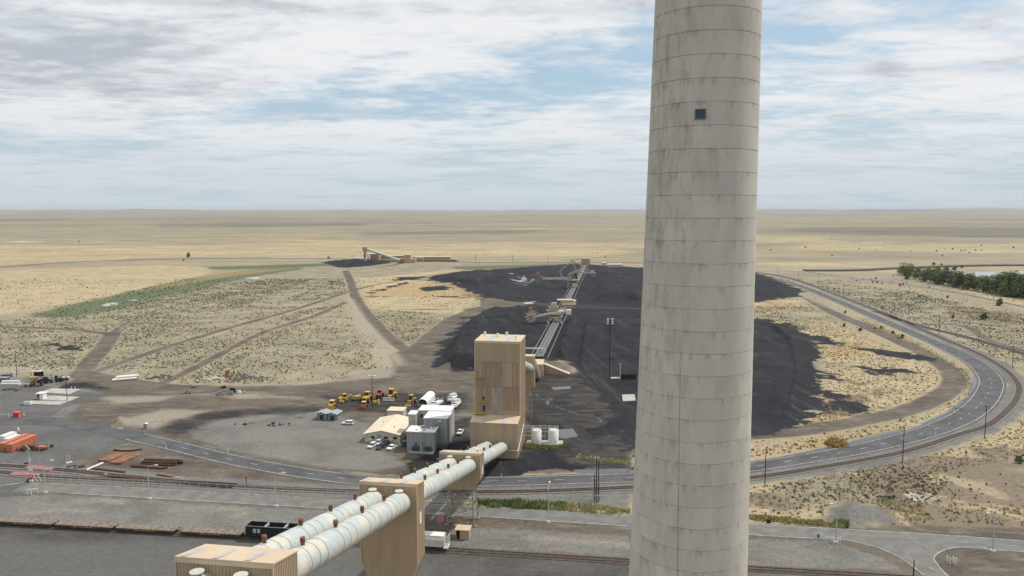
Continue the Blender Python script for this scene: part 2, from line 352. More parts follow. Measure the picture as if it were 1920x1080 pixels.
gold = cls([
    [(-600, 470), (0, 455), (300, 458), (700, 450), (1200, 460), (1200, 480), (600, 482), (300, 483), (0, 495), (-600, 530)],
    [(-600, 540), (0, 508), (300, 496), (430, 502), (340, 530), (180, 560), (0, 590), (-600, 650)],
    [(1410, 440), (1700, 455), (2400, 450), (2400, 480), (1410, 470)],
    [(1545, 560), (1500, 565), (1560, 600), (1640, 640), (1720, 670), (1770, 700), (1775, 720), (1740, 745), (1640, 775), (1520, 795), (1480, 812), (1410, 840), (1410, 822), (1480, 800), (1535, 775), (1545, 700), (1540, 650), (1410, 600), (1410, 565)],
    [(1720, 797), (1790, 768), (1818, 735), (1810, 700), (1760, 665), (1650, 615), (1560, 570), (1540, 560), (1700, 630), (1800, 690), (1812, 720), (1800, 745), (1760, 770), (1640, 800), (1560, 830), (1410, 862), (1410, 845)],
    [(665, 505), (900, 500), (780, 520), (900, 560), (890, 570), (830, 612), (790, 655), (740, 625), (690, 575)],
    [(1404, 915), (1560, 893), (1700, 868), (1830, 830), (1920, 790), (2200, 760), (2200, 850), (1920, 852), (1760, 880), (1800, 930), (1720, 945), (1720, 985), (1560, 960), (1404, 975)],
    [(1410, 495), (1600, 500), (1720, 520), (1930, 585), (1930, 570), (1700, 505), (1500, 490)], [(1760, 950), (2000, 950), (2000, 985), (1800, 975)], [(1420, 575), (1500, 570), (1530, 590), (1430, 590)]])
green = cls([
    [(50, 594), (100, 579), (200, 557), (290, 536), (360, 521), (450, 508), (540, 500), (575, 503), (500, 515), (420, 530), (330, 551), (240, 574), (160, 591), (100, 597)],
    [(380, 500), (480, 498), (640, 492), (640, 497), (520, 503), (400, 506)], [(850, 500), (1000, 496), (1080, 494), (960, 503), (860, 507)],
    [(860, 553), (915, 545), (938, 555), (900, 562)], [(975, 828), (1060, 826), (1080, 838), (1040, 850), (975, 840)], [(1080, 850), (1180, 862), (1180, 875), (1090, 862)],
    [(1690, 900), (1720, 930), (1700, 950), (1680, 930)], [(1770, 680), (1812, 700), (1815, 730), (1800, 700)], [(1620, 605), (1720, 648), (1700, 645), (1640, 618)], [(1410, 600), (1500, 610), (1530, 640), (1460, 620)],
    [(105, 684), (125, 681), (128, 690), (105, 693)], [(890, 622), (850, 640), (820, 640), (880, 600)]])
orange = cls([
    [(690, 545), (750, 533), (830, 528), (905, 545), (920, 558), (860, 560), (760, 556), (700, 556)], [(1530, 640), (1600, 640), (1640, 660), (1570, 672), (1530, 660)], [(1410, 578), (1460, 566), (1520, 568), (1500, 576), (1410, 585)],
    [(1500, 780), (1560, 775), (1600, 785), (1550, 795), (1500, 800)], [(1560, 805), (1580, 803), (1575, 832), (1550, 828)], [(250, 550), (420, 508), (560, 502), (420, 520)], [(1780, 580), (1930, 590), (1930, 605), (1800, 600)],
    [(1130, 866), (1182, 862), (1182, 876), (1120, 872)], [(1690, 800), (1560, 835), (1410, 855), (1410, 848), (1560, 820)], [(20, 690), (110, 688), (60, 698)]])
sage = cls([
    [(0, 600), (110, 600), (250, 570), (420, 530), (560, 505), (640, 505), (655, 545), (560, 575), (420, 615), (330, 640), (190, 690), (150, 690), (0, 685), (-400, 700), (-400, 610)],
    [(640, 580), (690, 640), (690, 690), (600, 715), (340, 715), (320, 710), (440, 660), (500, 625)], [(330, 650), (560, 585), (630, 570), (500, 615), (340, 695), (270, 708), (200, 700)],
    [(690, 580), (880, 590), (800, 640), (780, 655), (740, 630)], [(560, 495), (900, 495), (860, 505), (700, 520), (640, 520)],
    [(1430, 515), (1700, 545), (1930, 600), (2500, 700), (2500, 760), (1930, 700), (1850, 660), (1720, 600), (1500, 530)], [(1930, 500), (2500, 500), (2500, 700), (1930, 650)],
    [(1410, 575), (1520, 575), (1600, 605), (1410, 600)], [(1450, 900), (1700, 880), (1760, 900), (1720, 950), (1450, 960)]])
water = cls([
    [(1735, 797), (1790, 772), (1828, 742), (1836, 712), (1826, 700), (1822, 718), (1815, 742), (1775, 772), (1725, 795)], [(1410, 866), (1480, 853), (1560, 836), (1690, 805), (1700, 808), (1560, 843), (1410, 869)],
    [(1075, 880), (1180, 878), (1180, 886), (1080, 888)], [(1030, 806), (1075, 803), (1085, 818), (1060, 822), (1035, 818)],
    [(1030, 726), (1070, 724), (1072, 729), (1040, 731)]],
    [([(1008, 738), (1010, 744), (1030, 752), (1034, 748), (1026, 758), (1050, 765), (1075, 774), (1100, 779), (1120, 783), (1128, 790), (1118, 792)], 1.0), ([(990, 740), (1030, 742)], 1.5)])
white = cls([
    [(1704, 930), (1745, 930), (1750, 940), (1712, 943)], [(980, 566), (1003, 565), (1000, 569), (985, 570)], [(190, 570), (222, 566), (218, 573), (195, 575)], [(240, 562), (270, 560), (250, 564)],
    [(450, 521), (490, 519), (480, 523)],  [(1090, 508), (1130, 507), (1130, 509)], [(40, 452), (0, 455), (100, 453)]],
    [([(1760, 440), (1850, 438)], 5), ([(955, 519), (985, 522), (975, 527)], 3), ([(960, 524), (990, 530), (1000, 523)], 3), ([(955, 530), (990, 534)], 2)])
# heights: coal mounds, gravel heaps, rolling far land
def mound(poly, h, slope):
    s = psd(PP, gp(poly)); t = np.clip(s / slope, 0, 1); return h * (t * t * (3 - 2 * t))
def fbm(x, y, sc_):
    return (np.sin(x / sc_ + 1.3 * np.sin(y / sc_ * 0.7)) + 0.5 * np.sin(x / sc_ * 2.3 + 1.1 + np.sin(y / sc_ * 1.9)) + 0.5 * np.sin(y / sc_ * 1.7 + 0.4) + 0.3 * np.sin((x + y) / sc_ * 3.7)) / 2.3
X_, Y_ = PP[:, 0], PP[:, 1]
Z = mound([(818, 694), (832, 650), (862, 615), (900, 592), (1000, 582), (958, 640), (940, 694)], 8, 11)
Z = np.maximum(Z, mound([(1094, 604), (1112, 602), (1098, 690), (1080, 686)], 4.0, 5))
Z = np.maximum(Z, mound([(1128, 604), (1200, 600), (1200, 640), (1122, 650)], 5.0, 12))
Z = np.maximum(Z, mound([(1420, 612), (1470, 616), (1500, 640), (1512, 700), (1500, 760), (1476, 790), (1456, 780), (1480, 700), (1465, 640)], 6.0, 12))
Z = np.maximum(Z, mound([(1052, 606), (1076, 598), (1092, 604), (1070, 676), (1032, 668)], 5.0, 9))
Z = np.maximum(Z, mound([(1106, 604), (1200, 594), (1500, 615), (1535, 680), (1530, 760), (1480, 795), (1330, 790), (1200, 700), (1098, 672)], 4.5, 45))
Z = np.maximum(Z, mound([(1090, 512), (1200, 510), (1440, 518), (1480, 535), (1440, 553), (1200, 568), (1095, 565)], 7, 26))
Z = np.maximum(Z, mound([(1020, 518), (1060, 514), (1062, 530), (1030, 534)], 8, 26))
Z = np.maximum(Z, mound([(790, 522), (860, 512), (960, 508), (1000, 510), (990, 518), (900, 540)], 5, 24))
Z = np.maximum(Z, mound([(610, 492), (640, 489), (720, 489), (720, 492), (690, 498), (640, 500)], 4, 20))
cz = np.clip(coal / 20, 0, 1)
Z += cz * (0.9 * fbm(X_, Y_, 9.0) + 0.5 * fbm(Y_, X_, 4.0)) * np.clip(Z / 3, 0, 1)
Z = np.maximum(Z, mound([(205, 788), (222, 776), (240, 780), (246, 800), (225, 806), (205, 800)], 2.0, 6))
Z = np.maximum(Z, mound([(1560, 952), (1590, 943), (1640, 950), (1670, 972), (1600, 985), (1555, 975)], 3.0, 7))
Z = np.maximum(Z, mound([(1650, 926), (1690, 918), (1760, 924), (1775, 945), (1720, 952), (1670, 945)], 1.2, 6) - mound([(1685, 930), (1710, 926), (1750, 930), (1758, 940), (1715, 946), (1690, 940)], 1.2, 5))
far = np.clip((Y_ - 1500) / 6000, 0, 1)
Z += far * 9 * fbm(X_, Y_, 900) + far * 4 * fbm(Y_, X_, 340)
vf = np.clip((Y_ - 16000) / 14000, 0, 1); ang = X_ / Y_
Z += vf * (48 + 45 * np.clip((-ang - 0.1) / 0.4, 0, 1) + 45 * np.clip((ang - 0.0) / 0.15, 0, 1) + 34 * fbm(ang * 1000, Y_ * 0, 45) + 10 * fbm(ang * 1000, Y_ * 0, 9)) 
vff = np.clip((Y_ - 45000) / 8000, 0, 1)
Z += vff * (150 * np.clip((ang - 0.4) / 0.2, 0, 1)) * (0.7 + 0.3 * fbm(ang * 1000, Y_ * 0, 30))
me = bpy.data.meshes.new('ground')
me.vertices.add(NR * NC)
co = np.stack([X_, Y_, Z], 1).astype(np.float32); me.vertices.foreach_set('co', co.ravel())
ii = np.arange((NR - 1) * (NC - 1)); r_, c_ = ii // (NC - 1), ii % (NC - 1)
q = np.stack([r_ * NC + c_, r_ * NC + c_ + 1, (r_ + 1) * NC + c_ + 1, (r_ + 1) * NC + c_], 1).astype(np.int32)
me.loops.add(q.size); me.polygons.add(len(q))
me.loops.foreach_set('vertex_index', q.ravel()); me.polygons.foreach_set('loop_start', np.arange(0, q.size, 4, dtype=np.int32))
me.polygons.foreach_set('loop_total', np.full(len(q), 4, np.int32)); me.polygons.foreach_set('use_smooth', np.ones(len(q), bool))
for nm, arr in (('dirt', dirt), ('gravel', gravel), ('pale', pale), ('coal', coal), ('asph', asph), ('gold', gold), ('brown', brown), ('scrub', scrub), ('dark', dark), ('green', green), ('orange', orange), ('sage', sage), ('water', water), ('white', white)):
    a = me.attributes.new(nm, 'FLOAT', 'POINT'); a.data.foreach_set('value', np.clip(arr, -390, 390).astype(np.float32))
me.update(); me.validate()
ground = bpy.data.objects.new('ground', me); COL.objects.link(ground); ground['kind'] = 'structure'
def sd_at(arr, x, y):
    """nearest grid value at a world point"""
    i = np.clip(np.searchsorted(YS, y), 0, NR - 1); j = np.clip(np.searchsorted(CS, x / y), 0, NC - 1)
    return arr.reshape(NR, NC)[i, j]
ZG = Z.reshape(NR, NC)
def zat(x, y):
    i = int(np.clip(np.searchsorted(YS, y), 0, NR - 1)); j = int(np.clip(np.searchsorted(CS, x / max(y, 1)), 0, NC - 1)); return float(ZG[i, j])

gm = bpy.data.materials.new('ground'); gm.use_nodes = True; nt = gm.node_tree
pb = nt.nodes['Principled BSDF']; pb.inputs['Specular IOR Level'].default_value = 0.15
geo = N(nt, 'ShaderNodeNewGeometry'); pos = geo.outputs['Position']
n1 = noise(nt, pos, 0.35, 5, 0.6); n2 = noise(nt, pos, 0.05, 6, 0.6, 0.6); n3 = noise(nt, pos, 0.008, 5, 0.6, 0.5); n4 = noise(nt, pos, 2.2, 3, 0.6)
nst = noise(nt, shift(nt, pos, (0, 0, 0), (0.35, 1.0, 1)), 0.0024, 9, 0.68, 0.8)
ntrk = noise(nt, shift(nt, pos, (5, 0, 0), (0.45, 1.2, 1)), 0.11, 7, 0.65, 1.6)
def shift_rot(nt, v, a):
    m = nt.nodes.new('ShaderNodeMapping'); nt.links.new(v, m.inputs[0]); m.inputs[2].default_value = (0, 0, a); return m.outputs[0]
def att(nm):
    a = N(nt, 'ShaderNodeAttribute', attribute_name=nm); return a.outputs['Fac']
def msk(nm, amp, soft, amp2=0.0):
    v = math_n(nt, 'ADD', att(nm), math_n(nt, 'MULTIPLY', math_n(nt, 'SUBTRACT', n1, 0.5), amp))
    v = math_n(nt, 'ADD', v, math_n(nt, 'MULTIPLY', math_n(nt, 'SUBTRACT', n2, 0.5), amp2))
    return ramp(nt, v, -soft, soft)
def vor(scale, lo, hi, vec=None, rnd_=1.0):
    v = N(nt, 'ShaderNodeTexVoronoi'); L(nt, vec or pos, v.inputs['Vector']); v.inputs['Scale'].default_value = scale
    v.inputs['Randomness'].default_value = rnd_
    return ramp(nt, v.outputs['Distance'], lo, hi, 1, 0), v.outputs['Color']
# plain
c = mixc(nt, ramp(nt, nst, 0.38, 0.62), (0.275, 0.232, 0.158), (0.36, 0.295, 0.185))
c = mixc(nt, ramp(nt, n3, 0.45, 0.68), c, (0.235, 0.215, 0.16))
c = mixc(nt, ramp(nt, n2, 0.52, 0.75, 0, 0.6), c, (0.19, 0.18, 0.135))
c = mixc(nt, ramp(nt, n1, 0.45, 0.7, 0, 0.5), c, (0.36, 0.31, 0.22))
scm = math_n(nt, 'ADD', att('scrub'), math_n(nt, 'MULTIPLY', math_n(nt, 'SUBTRACT', nst, 0.5), 900))
c = mixc(nt, math_n(nt, 'MULTIPLY', ramp(nt, scm, -20, 60), 0.8), c, (0.135, 0.125, 0.10))
goldc = mixc(nt, ramp(nt, n2, 0.4, 0.65), (0.43, 0.345, 0.205), (0.335, 0.27, 0.165))
goldc = mixc(nt, ramp(nt, n1, 0.45, 0.75, 0, 0.7), goldc, (0.46, 0.395, 0.27))
sy = N(nt, 'ShaderNodeSeparateXYZ'); L(nt, pos, sy.inputs[0]); dfar = ramp(nt, sy.outputs[1], 900, 2000)
gv = math_n(nt, 'ADD', att('gold'), math_n(nt, 'MULTIPLY', math_n(nt, 'SUBTRACT', n2, 0.5), 24))
gv = math_n(nt, 'ADD', gv, math_n(nt, 'MULTIPLY', math_n(nt, 'MULTIPLY', math_n(nt, 'SUBTRACT', nst, 0.5), 1500), dfar))
gv = math_n(nt, 'ADD', gv, math_n(nt, 'MULTIPLY', math_n(nt, 'SUBTRACT', n1, 0.5), 8))
c = mixc(nt, ramp(nt, gv, -5, 5), c, goldc)
vfar = ramp(nt, sy.outputs[1], 2500, 9000)
nst2 = noise(nt, shift(nt, pos, (900, 40, 0), (0.25, 1.0, 1)), 0.0011, 10, 0.72, 0.6)
c = mixc(nt, math_n(nt, 'MULTIPLY', ramp(nt, sy.outputs[1], 1300, 5000, 0.15, 0.8), ramp(nt, nst2, 0.40, 0.58)), c, (0.215, 0.195, 0.145))
c = mixc(nt, math_n(nt, 'MULTIPLY', ramp(nt, sy.outputs[1], 1500, 6000, 0.2, 1.0), ramp(nt, nst2, 0.56, 0.64, 0, .8)), c, (0.11, 0.105, 0.085))
c = mixc(nt, math_n(nt, 'MULTIPLY', ramp(nt, sy.outputs[1], 1500, 3000, 0.0, 0.8), ramp(nt, nst, 0.60, 0.68)), c, (0.44, 0.38, 0.27))
sagec = mixc(nt, ramp(nt, n1, 0.4, 0.6), (0.285, 0.245, 0.17), (0.20, 0.182, 0.135))
sagec = mixc(nt, ramp(nt, n2, 0.42, 0.62), sagec, (0.33, 0.282, 0.185))
c = mixc(nt, msk('sage', 6, 3, 14), c, sagec)
sp, spc = vor(0.30, 0.16, 0.30)
sp2, _ = vor(0.55, 0.12, 0.34)
sp = math_n(nt, 'MAXIMUM', sp, math_n(nt, 'MULTIPLY', sp2, 0.8))
spm = math_n(nt, 'MULTIPLY', sp, ramp(nt, n2, 0.35, 0.6, 0.35, 1))
c = mixc(nt, math_n(nt, 'MULTIPLY', spm, math_n(nt, 'ADD', 0.22, math_n(nt, 'MULTIPLY', msk('sage', 6, 3, 14), 0.45))), c, (0.105, 0.105, 0.075))
greenc = mixc(nt, ramp(nt, n1, 0.4, 0.6), (0.06, 0.10, 0.052), (0.13, 0.14, 0.075))
c = mixc(nt, math_n(nt, 'MULTIPLY', msk('green', 14, 7, 34), 0.9), c, greenc)
c = mixc(nt, math_n(nt, 'MULTIPLY', msk('orange', 10, 6, 24), 0.55), c, mixc(nt, n2, (0.33, 0.20, 0.085), (0.36, 0.26, 0.13)))
c = mixc(nt, math_n(nt, 'MULTIPLY', msk('brown', 14, 6, 110), 0.9), c, mixc(nt, n1, (0.15, 0.115, 0.085), (0.22, 0.175, 0.13)))
dirtc = mixc(nt, ramp(nt, n2, 0.38, 0.64), (0.135, 0.113, 0.088), (0.092, 0.077, 0.062))
dirtc = mixc(nt, ramp(nt, ntrk, 0.50, 0.68, 0, 0.65), dirtc, (0.225, 0.192, 0.15))
dirtc = mixc(nt, ramp(nt, ntrk, 0.28, 0.44, 0.75, 0), dirtc, (0.062, 0.054, 0.052))
dirtc = mixc(nt, ramp(nt, n4, 0.5, 0.8, 0, 0.35), dirtc, (0.24, 0.21, 0.18))
c = mixc(nt, msk('dirt', 3.2, 1.3, 4), c, dirtc)
gravc = mixc(nt, ramp(nt, n2, 0.35, 0.65), (0.18, 0.172, 0.157), (0.128, 0.122, 0.113))
gravc = mixc(nt, ramp(nt, n4, 0.45, 0.75, 0, 0.6), gravc, (0.31, 0.29, 0.25))
gravc = mixc(nt, ramp(nt, ntrk, 0.54, 0.72, 0, 0.5), gravc, (0.26, 0.235, 0.20))
c = mixc(nt, msk('gravel', 3.0, 1.2, 9), c, gravc)
c = mixc(nt, math_n(nt, 'MULTIPLY', msk('pale', 5, 3.5, 9), 0.75), c, mixc(nt, n1, (0.37, 0.325, 0.255), (0.28, 0.24, 0.185)))
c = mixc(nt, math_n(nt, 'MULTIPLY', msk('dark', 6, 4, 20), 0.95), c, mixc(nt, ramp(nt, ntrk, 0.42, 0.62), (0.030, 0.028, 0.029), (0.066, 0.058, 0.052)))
asc = mixc(nt, ramp(nt, n2, 0.35, 0.65), (0.135, 0.13, 0.125), (0.10, 0.097, 0.095))
asc = mixc(nt, ramp(nt, sy.outputs[1], 222, 212), asc, mixc(nt, ramp(nt, n2, 0.35, 0.65), (0.105, 0.098, 0.091), (0.068, 0.064, 0.060)))
asc = mixc(nt, math_n(nt, 'MULTIPLY', ramp(nt, sy.outputs[1], 194, 187), ramp(nt, sy.outputs[0], -8, -30)), asc, mixc(nt, n1, (0.135, 0.13, 0.122), (0.10, 0.096, 0.09)))
asc = mixc(nt, ramp(nt, ntrk, 0.5, 0.72, 0, 0.35), asc, (0.15, 0.143, 0.13))
c = mixc(nt, msk('asph', 1.2, 0.5, 1.2), c, asc)
coalc = mixc(nt, ramp(nt, n2, 0.35, 0.65), (0.014, 0.015, 0.019), (0.026, 0.026, 0.030))
coalc = mixc(nt, ramp(nt, ntrk, 0.56, 0.75, 0, 0.5), coalc, (0.058, 0.054, 0.052))
nctr = noise(nt, shift(nt, shift_rot(nt, pos, -0.135), (0, 0, 0), (1, 0.07, 1)), 0.16, 6, 0.65, 0.5)
coalc = mixc(nt, ramp(nt, nctr, 0.54, 0.68, 0, 0.6), coalc, (0.062, 0.058, 0.056))
coalc = mixc(nt, ramp(nt, nctr, 0.34, 0.44, 0.6, 0), coalc, (0.012, 0.013, 0.016))
cm_ = msk('coal', 12, 1.2, 44)
c = mixc(nt, cm_, c, coalc)
c = mixc(nt, math_n(nt, 'MULTIPLY', msk('white', 9, 2.0, 14), 0.7), c, (0.55, 0.54, 0.51))
wm = msk('water', 2.0, 0.3, 1.0)
c = mixc(nt, wm, c, (0.10, 0.105, 0.115))
mott = noise(nt, shift(nt, pos, (50, 3, 0), (0.4, 1.0, 1)), 0.010, 10, 0.75, 0.4)
fm_ = N(nt, 'ShaderNodeVectorMath', operation='SCALE'); L(nt, c, fm_.inputs[0])
L(nt, math_n(nt, 'ADD', 1.0, math_n(nt, 'MULTIPLY', ramp(nt, sy.outputs[1], 700, 1600), ramp(nt, mott, 0.38, 0.62, -0.24, 0.10, False))), fm_.inputs['Scale']); c = fm_.outputs[0]
grit = noise(nt, pos, 0.7, 8, 0.8)
gs = N(nt, 'ShaderNodeVectorMath', operation='SCALE'); L(nt, c, gs.inputs[0]); L(nt, ramp(nt, grit, 0.30, 0.70, 0.70, 1.30, False), gs.inputs['Scale'])
L(nt, gs.outputs[0], pb.inputs['Base Color'])
L(nt, ramp(nt, wm, 0, 1, 0.92, 0.12, False), pb.inputs['Roughness'])
bn = N(nt, 'ShaderNodeBump'); bn.inputs['Strength'].default_value = 0.55; bn.inputs['Distance'].default_value = 0.8
hgt = math_n(nt, 'ADD', math_n(nt, 'MULTIPLY', n1, 0.8), math_n(nt, 'MULTIPLY', ntrk, 0.8))
L(nt, math_n(nt, 'MULTIPLY', hgt, ramp(nt, wm, 0, 1, 1, 0, False)), bn.inputs['Height']); L(nt, bn.outputs[0], pb.inputs['Normal'])
me.materials.append(gm)
# ------------------------------------------------------------------ roads and railway
M = {}
M['road'] = mat('road_asphalt', (0.092, 0.091, 0.093), 0.9, 0.2, 0.12, bump=0.1)
M['road_b'] = mat('worn_asphalt', (0.172, 0.164, 0.152), 0.9, 0.14, 0.3)
M['paint'] = mat('road_paint', (0.37, 0.36, 0.34), 0.8, 0.35, 0.8)
M['ballast'] = mat('ballast', (0.165, 0.155, 0.145), 0.95, 0.25, 1.2)
M['ballast_d'] = mat('dark_ballast', (0.10, 0.095, 0.092), 0.95, 0.25, 0.6)
M['rail'] = mat('rail_rust', (0.10, 0.066, 0.05), 0.7)
M['tie'] = mat('ties', (0.085, 0.062, 0.05), 0.9, 0.3, 0.8)
def normals(line):
    t = np.gradient(line, axis=0); t /= np.linalg.norm(t, axis=1)[:, None] + 1e-9
    return np.stack([-t[:, 1], t[:, 0]], 1)
def strip(mb, line, o0, o1, z, zb=None):
    n_ = normals(line); k = len(line)
    o0 = np.broadcast_to(o0, (k,)); o1 = np.broadcast_to(o1, (k,))
    a = line + n_ * o0[:, None]; b = line + n_ * o1[:, None]
    if zb is None:
        vs = [(*p, z) for p in a] + [(*p, z) for p in b]
        fs = [(i, i + 1, k + i + 1, k + i) for i in range(k - 1)]
        mb.add(vs, [tuple(reversed(f)) for f in fs] if (o1[0] < o0[0]) else fs)
    else:
        vs = [(*p, zz_) for zz_ in (zb, z) for p in a] + [(*p, zz_) for zz_ in (zb, z) for p in b]
        for i in range(k - 1):
            a0, a1, b0, b1 = i, k + i, 2 * k + i, 3 * k + i
            mb.add([vs[a0], vs[a0 + 1], vs[a1 + 1], vs[a1], vs[b0], vs[b0 + 1], vs[b1 + 1], vs[b1]],
                   [(0, 1, 2, 3), (7, 6, 5, 4), (3, 2, 6, 7)])
    return mb
def arclen(line): return np.concatenate([[0], np.cumsum(np.linalg.norm(np.diff(line, axis=0), axis=1))])
def resample(line, step):
    s = arclen(line); k = max(2, int(s[-1] / step)); t = np.linspace(0, s[-1], k)
    return np.stack([np.interp(t, s, line[:, 0]), np.interp(t, s, line[:, 1])], 1)
def dashes(mb, line, ln, gap, wd, z, off=0.0):
    L_ = resample(line, 1.0); n_ = normals(L_); L_ = L_ + n_ * off; k = 0
    while k + ln < len(L_):
        seg = L_[k:k + int(ln) + 1]; strip(mb, seg, -wd / 2, wd / 2, z); k += int(ln + gap)
def struct(name, mb, m): o = mb.build(name, m); o['kind'] = 'structure'; return o
la = resample(gl(ROADA, 10), 4.0)
wid = np.interp(la[:, 0] / la[:, 1] * 1400 + 960, [0, 334, 1535, 1700, 1840], [9.5, 8.2, 8.2, 9.5, 11.0])
wid = np.where(la[:, 1] > 480, 9.5, wid)
struct('loop_road', strip(MB(), la, -wid / 2 - 0.8, wid / 2 + 0.8, 0.05, -0.1), M['road'])
pm = MB(); strip(pm, la[la[:, 0].argsort()[0] * 0 + 18:], (-wid / 2 + .15)[18:], (-wid / 2 + .47)[18:], 0.07); strip(pm, la[18:], (wid / 2 - .47)[18:], (wid / 2 - .15)[18:], 0.07)
dashes(pm, la[22:], 3.6, 8.4, 0.3, 0.07)
struct('loop_road_markings', pm, M['paint'])
lb = resample(gl(ROADB, 10), 3.0)
struct('service_road', strip(MB(), lb, -3.9, 3.9, 0.05, -0.1), M['road_b'])
jn = MB(); jl = [G(*p) for p in [(1401, 1000), (1520, 1005), (1577, 1011), (1641, 1026), (1689, 1047), (1731, 1079), (1760, 1110), (1835, 1110), (1790, 1088), (1760, 1062), (1752, 1048), (1757, 1040), (1774, 1031), (1802, 1026.5), (1860, 1028), (1860, 1018), (1500, 995)]]
jn.add([(p.x, p.y, 0.058) for p in jl], [tuple(range(len(jl) - 1, -1, -1))]); struct('junction_road', jn, M['road_b'])
pm = MB(); strip(pm, lb[2:], 3.45, 3.7, 0.07)
lw = lb[(lb[:, 0] / lb[:, 1] * 1400 + 960) < 1560]; strip(pm, lw[6:], -3.7, -3.45, 0.07)
dashes(pm, lb[4:], 3.4, 9, 0.14, 0.07)
strip(pm, resample(gl([(1545, 1007), (1577, 1011), (1641, 1026), (1689, 1047), (1731, 1079), (1748, 1098)]), 1.5), 0, 0.25, 0.072)
strip(pm, resample(gl([(1800, 1096), (1776, 1079), (1757, 1056), (1752, 1048), (1757, 1040), (1774, 1031), (1802, 1026.5), (1850, 1028)]), 1.5), 0, 0.25, 0.072)
strip(pm, lb[(lb[:, 0] / lb[:, 1] * 1400 + 960) > 1850], -3.7, -3.45, 0.07)
strip(pm, gl([(0, 911), (46, 905)], 4), -0.3, 0.3, 0.075); strip(pm, gl([(1742, 1064), (1762, 1074)], 3), -0.1, 0.1, 0.075)
strip(pm, gl([(55, 907), (110, 908), (140, 909)], 3), 0, .22, .075)
struct('service_road_markings', pm, M['paint'])
def track(pts, name, bw=4.6, ballast='ballast'):
    l_ = resample(gl(pts, 10), 2.5)
    m1 = MB(); strip(m1, l_, -bw / 2, bw / 2, 0.16, -0.1); struct('railway_ballast', m1, M[ballast])
    m2 = MB(); strip(m2, l_, -1.25, 1.25, 0.20, 0.1); struct('railway_ties', m2, M['tie'])
    m3 = MB(); strip(m3, l_, -0.80, -0.66, 0.36, 0.15); strip(m3, l_, 0.66, 0.80, 0.36, 0.15); struct('railway_rails', m3, M['rail'])
track(RAIL1, 'r'); track(RAIL2, 'r'); track(RAIL3, 'r', 7, 'ballast_d'); track(RAILB, 'r', 3.4, 'ballast_d'); track(RAILF, 'r', 9, 'ballast_d')
struct('access_road', strip(MB(), resample(gl([(1412, 508), (1507, 509.5), (1560, 517), (1640, 526), (1760, 543), (1850, 560), (1925, 577), (2100, 612)]), 6), -3.5, 3.5, 0.05), mat('far_asphalt', (0.15, 0.148, 0.145), 0.9, 0.1, .2))
struct('canal_embankment', strip(MB(), resample(gl([(1510, 508), (1600, 507.5), (1700, 503), (1800, 499.5), (1925, 498), (2150, 500)]), 10), -9, 9, 1.6, -0.2), mat('basalt_bank', (0.085, 0.075, 0.075), 0.95, 0.35, 0.1))
wt = MB(); pl = [G(*p) for p in [(1790, 513), (1830, 510.5), (1930, 508.5), (2200, 512), (2200, 530), (1930, 526), (1840, 520)]]
wt.add([(p.x, p.y, 0.3) for p in pl], [tuple(range(len(pl) - 1, -1, -1))])
struct('pond_water', wt, mat('pond_water', (0.22, 0.25, 0.26), 0.15))
# red rubber crossing panels
red = mat('red_crossing_panel', (0.33, 0.15, 0.14), 0.8, 0.25, 1.5)
for pts, lab in (([(45, 879), (55.6, 874.6), (103, 879), (94, 884)], 'faded red crossing surface panel on the far rail line, behind the crossing sign'),
                 ([(17, 892), (25, 887), (76, 890), (74, 893.5)], 'faded red crossing surface panel on the near rail line, under the crossing sign')):
    p = [G(*q) for q in pts]; m_ = MB(); m_.prism([(v.x, v.y) for v in reversed(p)][::-1], 'z', 0.2, 0.40)
    single('rail_crossing', m_, red, lab, 'crossing panel')

# ------------------------------------------------------------------ conveyor gallery
ROT = -math.atan(0.147); U = Vector((math.sin(-ROT), math.cos(ROT), 0)); V = Vector((math.cos(ROT), -math.sin(-ROT), 0))
def cpt(Y, side=0.0, dz=0.0):
    """gallery centre line at depth Y; side in metres to the right"""
    p = Vector((-2.8 - 0.147 * (262 - Y), Y, 3.0 + 0.237 * (262 - Y) + dz - 0.9 * min(1, max(0, (140 - Y) / 60))))
    return p + V * (side - 2.6)
M['tan'] = mat('tan_siding', (0.455, 0.35, 0.235), 0.55, col2=(0.40, 0.305, 0.205), vscale=0.5, streak=True, spec=0.3)
M['tan_brown'] = mat('stained_siding', (0.37, 0.275, 0.19), 0.6, col2=(0.28, 0.20, 0.14), vscale=1.6, streak=True)
M['tan_roof'] = mat('tan_roof', (0.60, 0.475, 0.33), 0.5, col2=(0.56, 0.44, 0.31), vscale=0.3)
M['skylight'] = mat('roof_skylight', (0.42, 0.42, 0.43), 0.5, 0.1, 0.8)
M['trim'] = mat('tan_trim', (0.58, 0.46, 0.33), 0.5)
M['tube'] = mat('painted_tube', (0.58, 0.545, 0.445), 0.5, col2=(0.43, 0.48, 0.475), vscale=0.35, thr=(0.42, 0.56), spec=0.4)
def tube_mat():
    m = M['tube']; nt = m.node_tree; b = nt.nodes['Principled BSDF']; src = b.inputs['Base Color'].links[0].from_socket
    t = nt.nodes.new('ShaderNodeTexCoord')
    f = ramp(nt, noise(nt, t.outputs['Object'], 1.1, 8, 0.75), 0.59, 0.66)
    x = mixc(nt, math_n(nt, 'MULTIPLY', f, 0.7), src, (0.36, 0.24, 0.17))
    f2 = ramp(nt, noise(nt, shift(nt, t.outputs['Object'], (4, 0, 0)), 0.7, 6, 0.6), 0.55, 0.7)
    L(nt, mixc(nt, math_n(nt, 'MULTIPLY', f2, 0.35), x, (0.70, 0.66, 0.56)), b.inputs['Base Color'])
tube_mat()
M['seam'] = mat('tube_seam', (0.22, 0.20, 0.17), 0.6)
M['rust'] = mat('rusty_vent', (0.18, 0.08, 0.055), 0.8, 0.4, 2.5)
M['white'] = mat('white_paint', (0.72, 0.71, 0.68), 0.5, 0.06, 1.0)
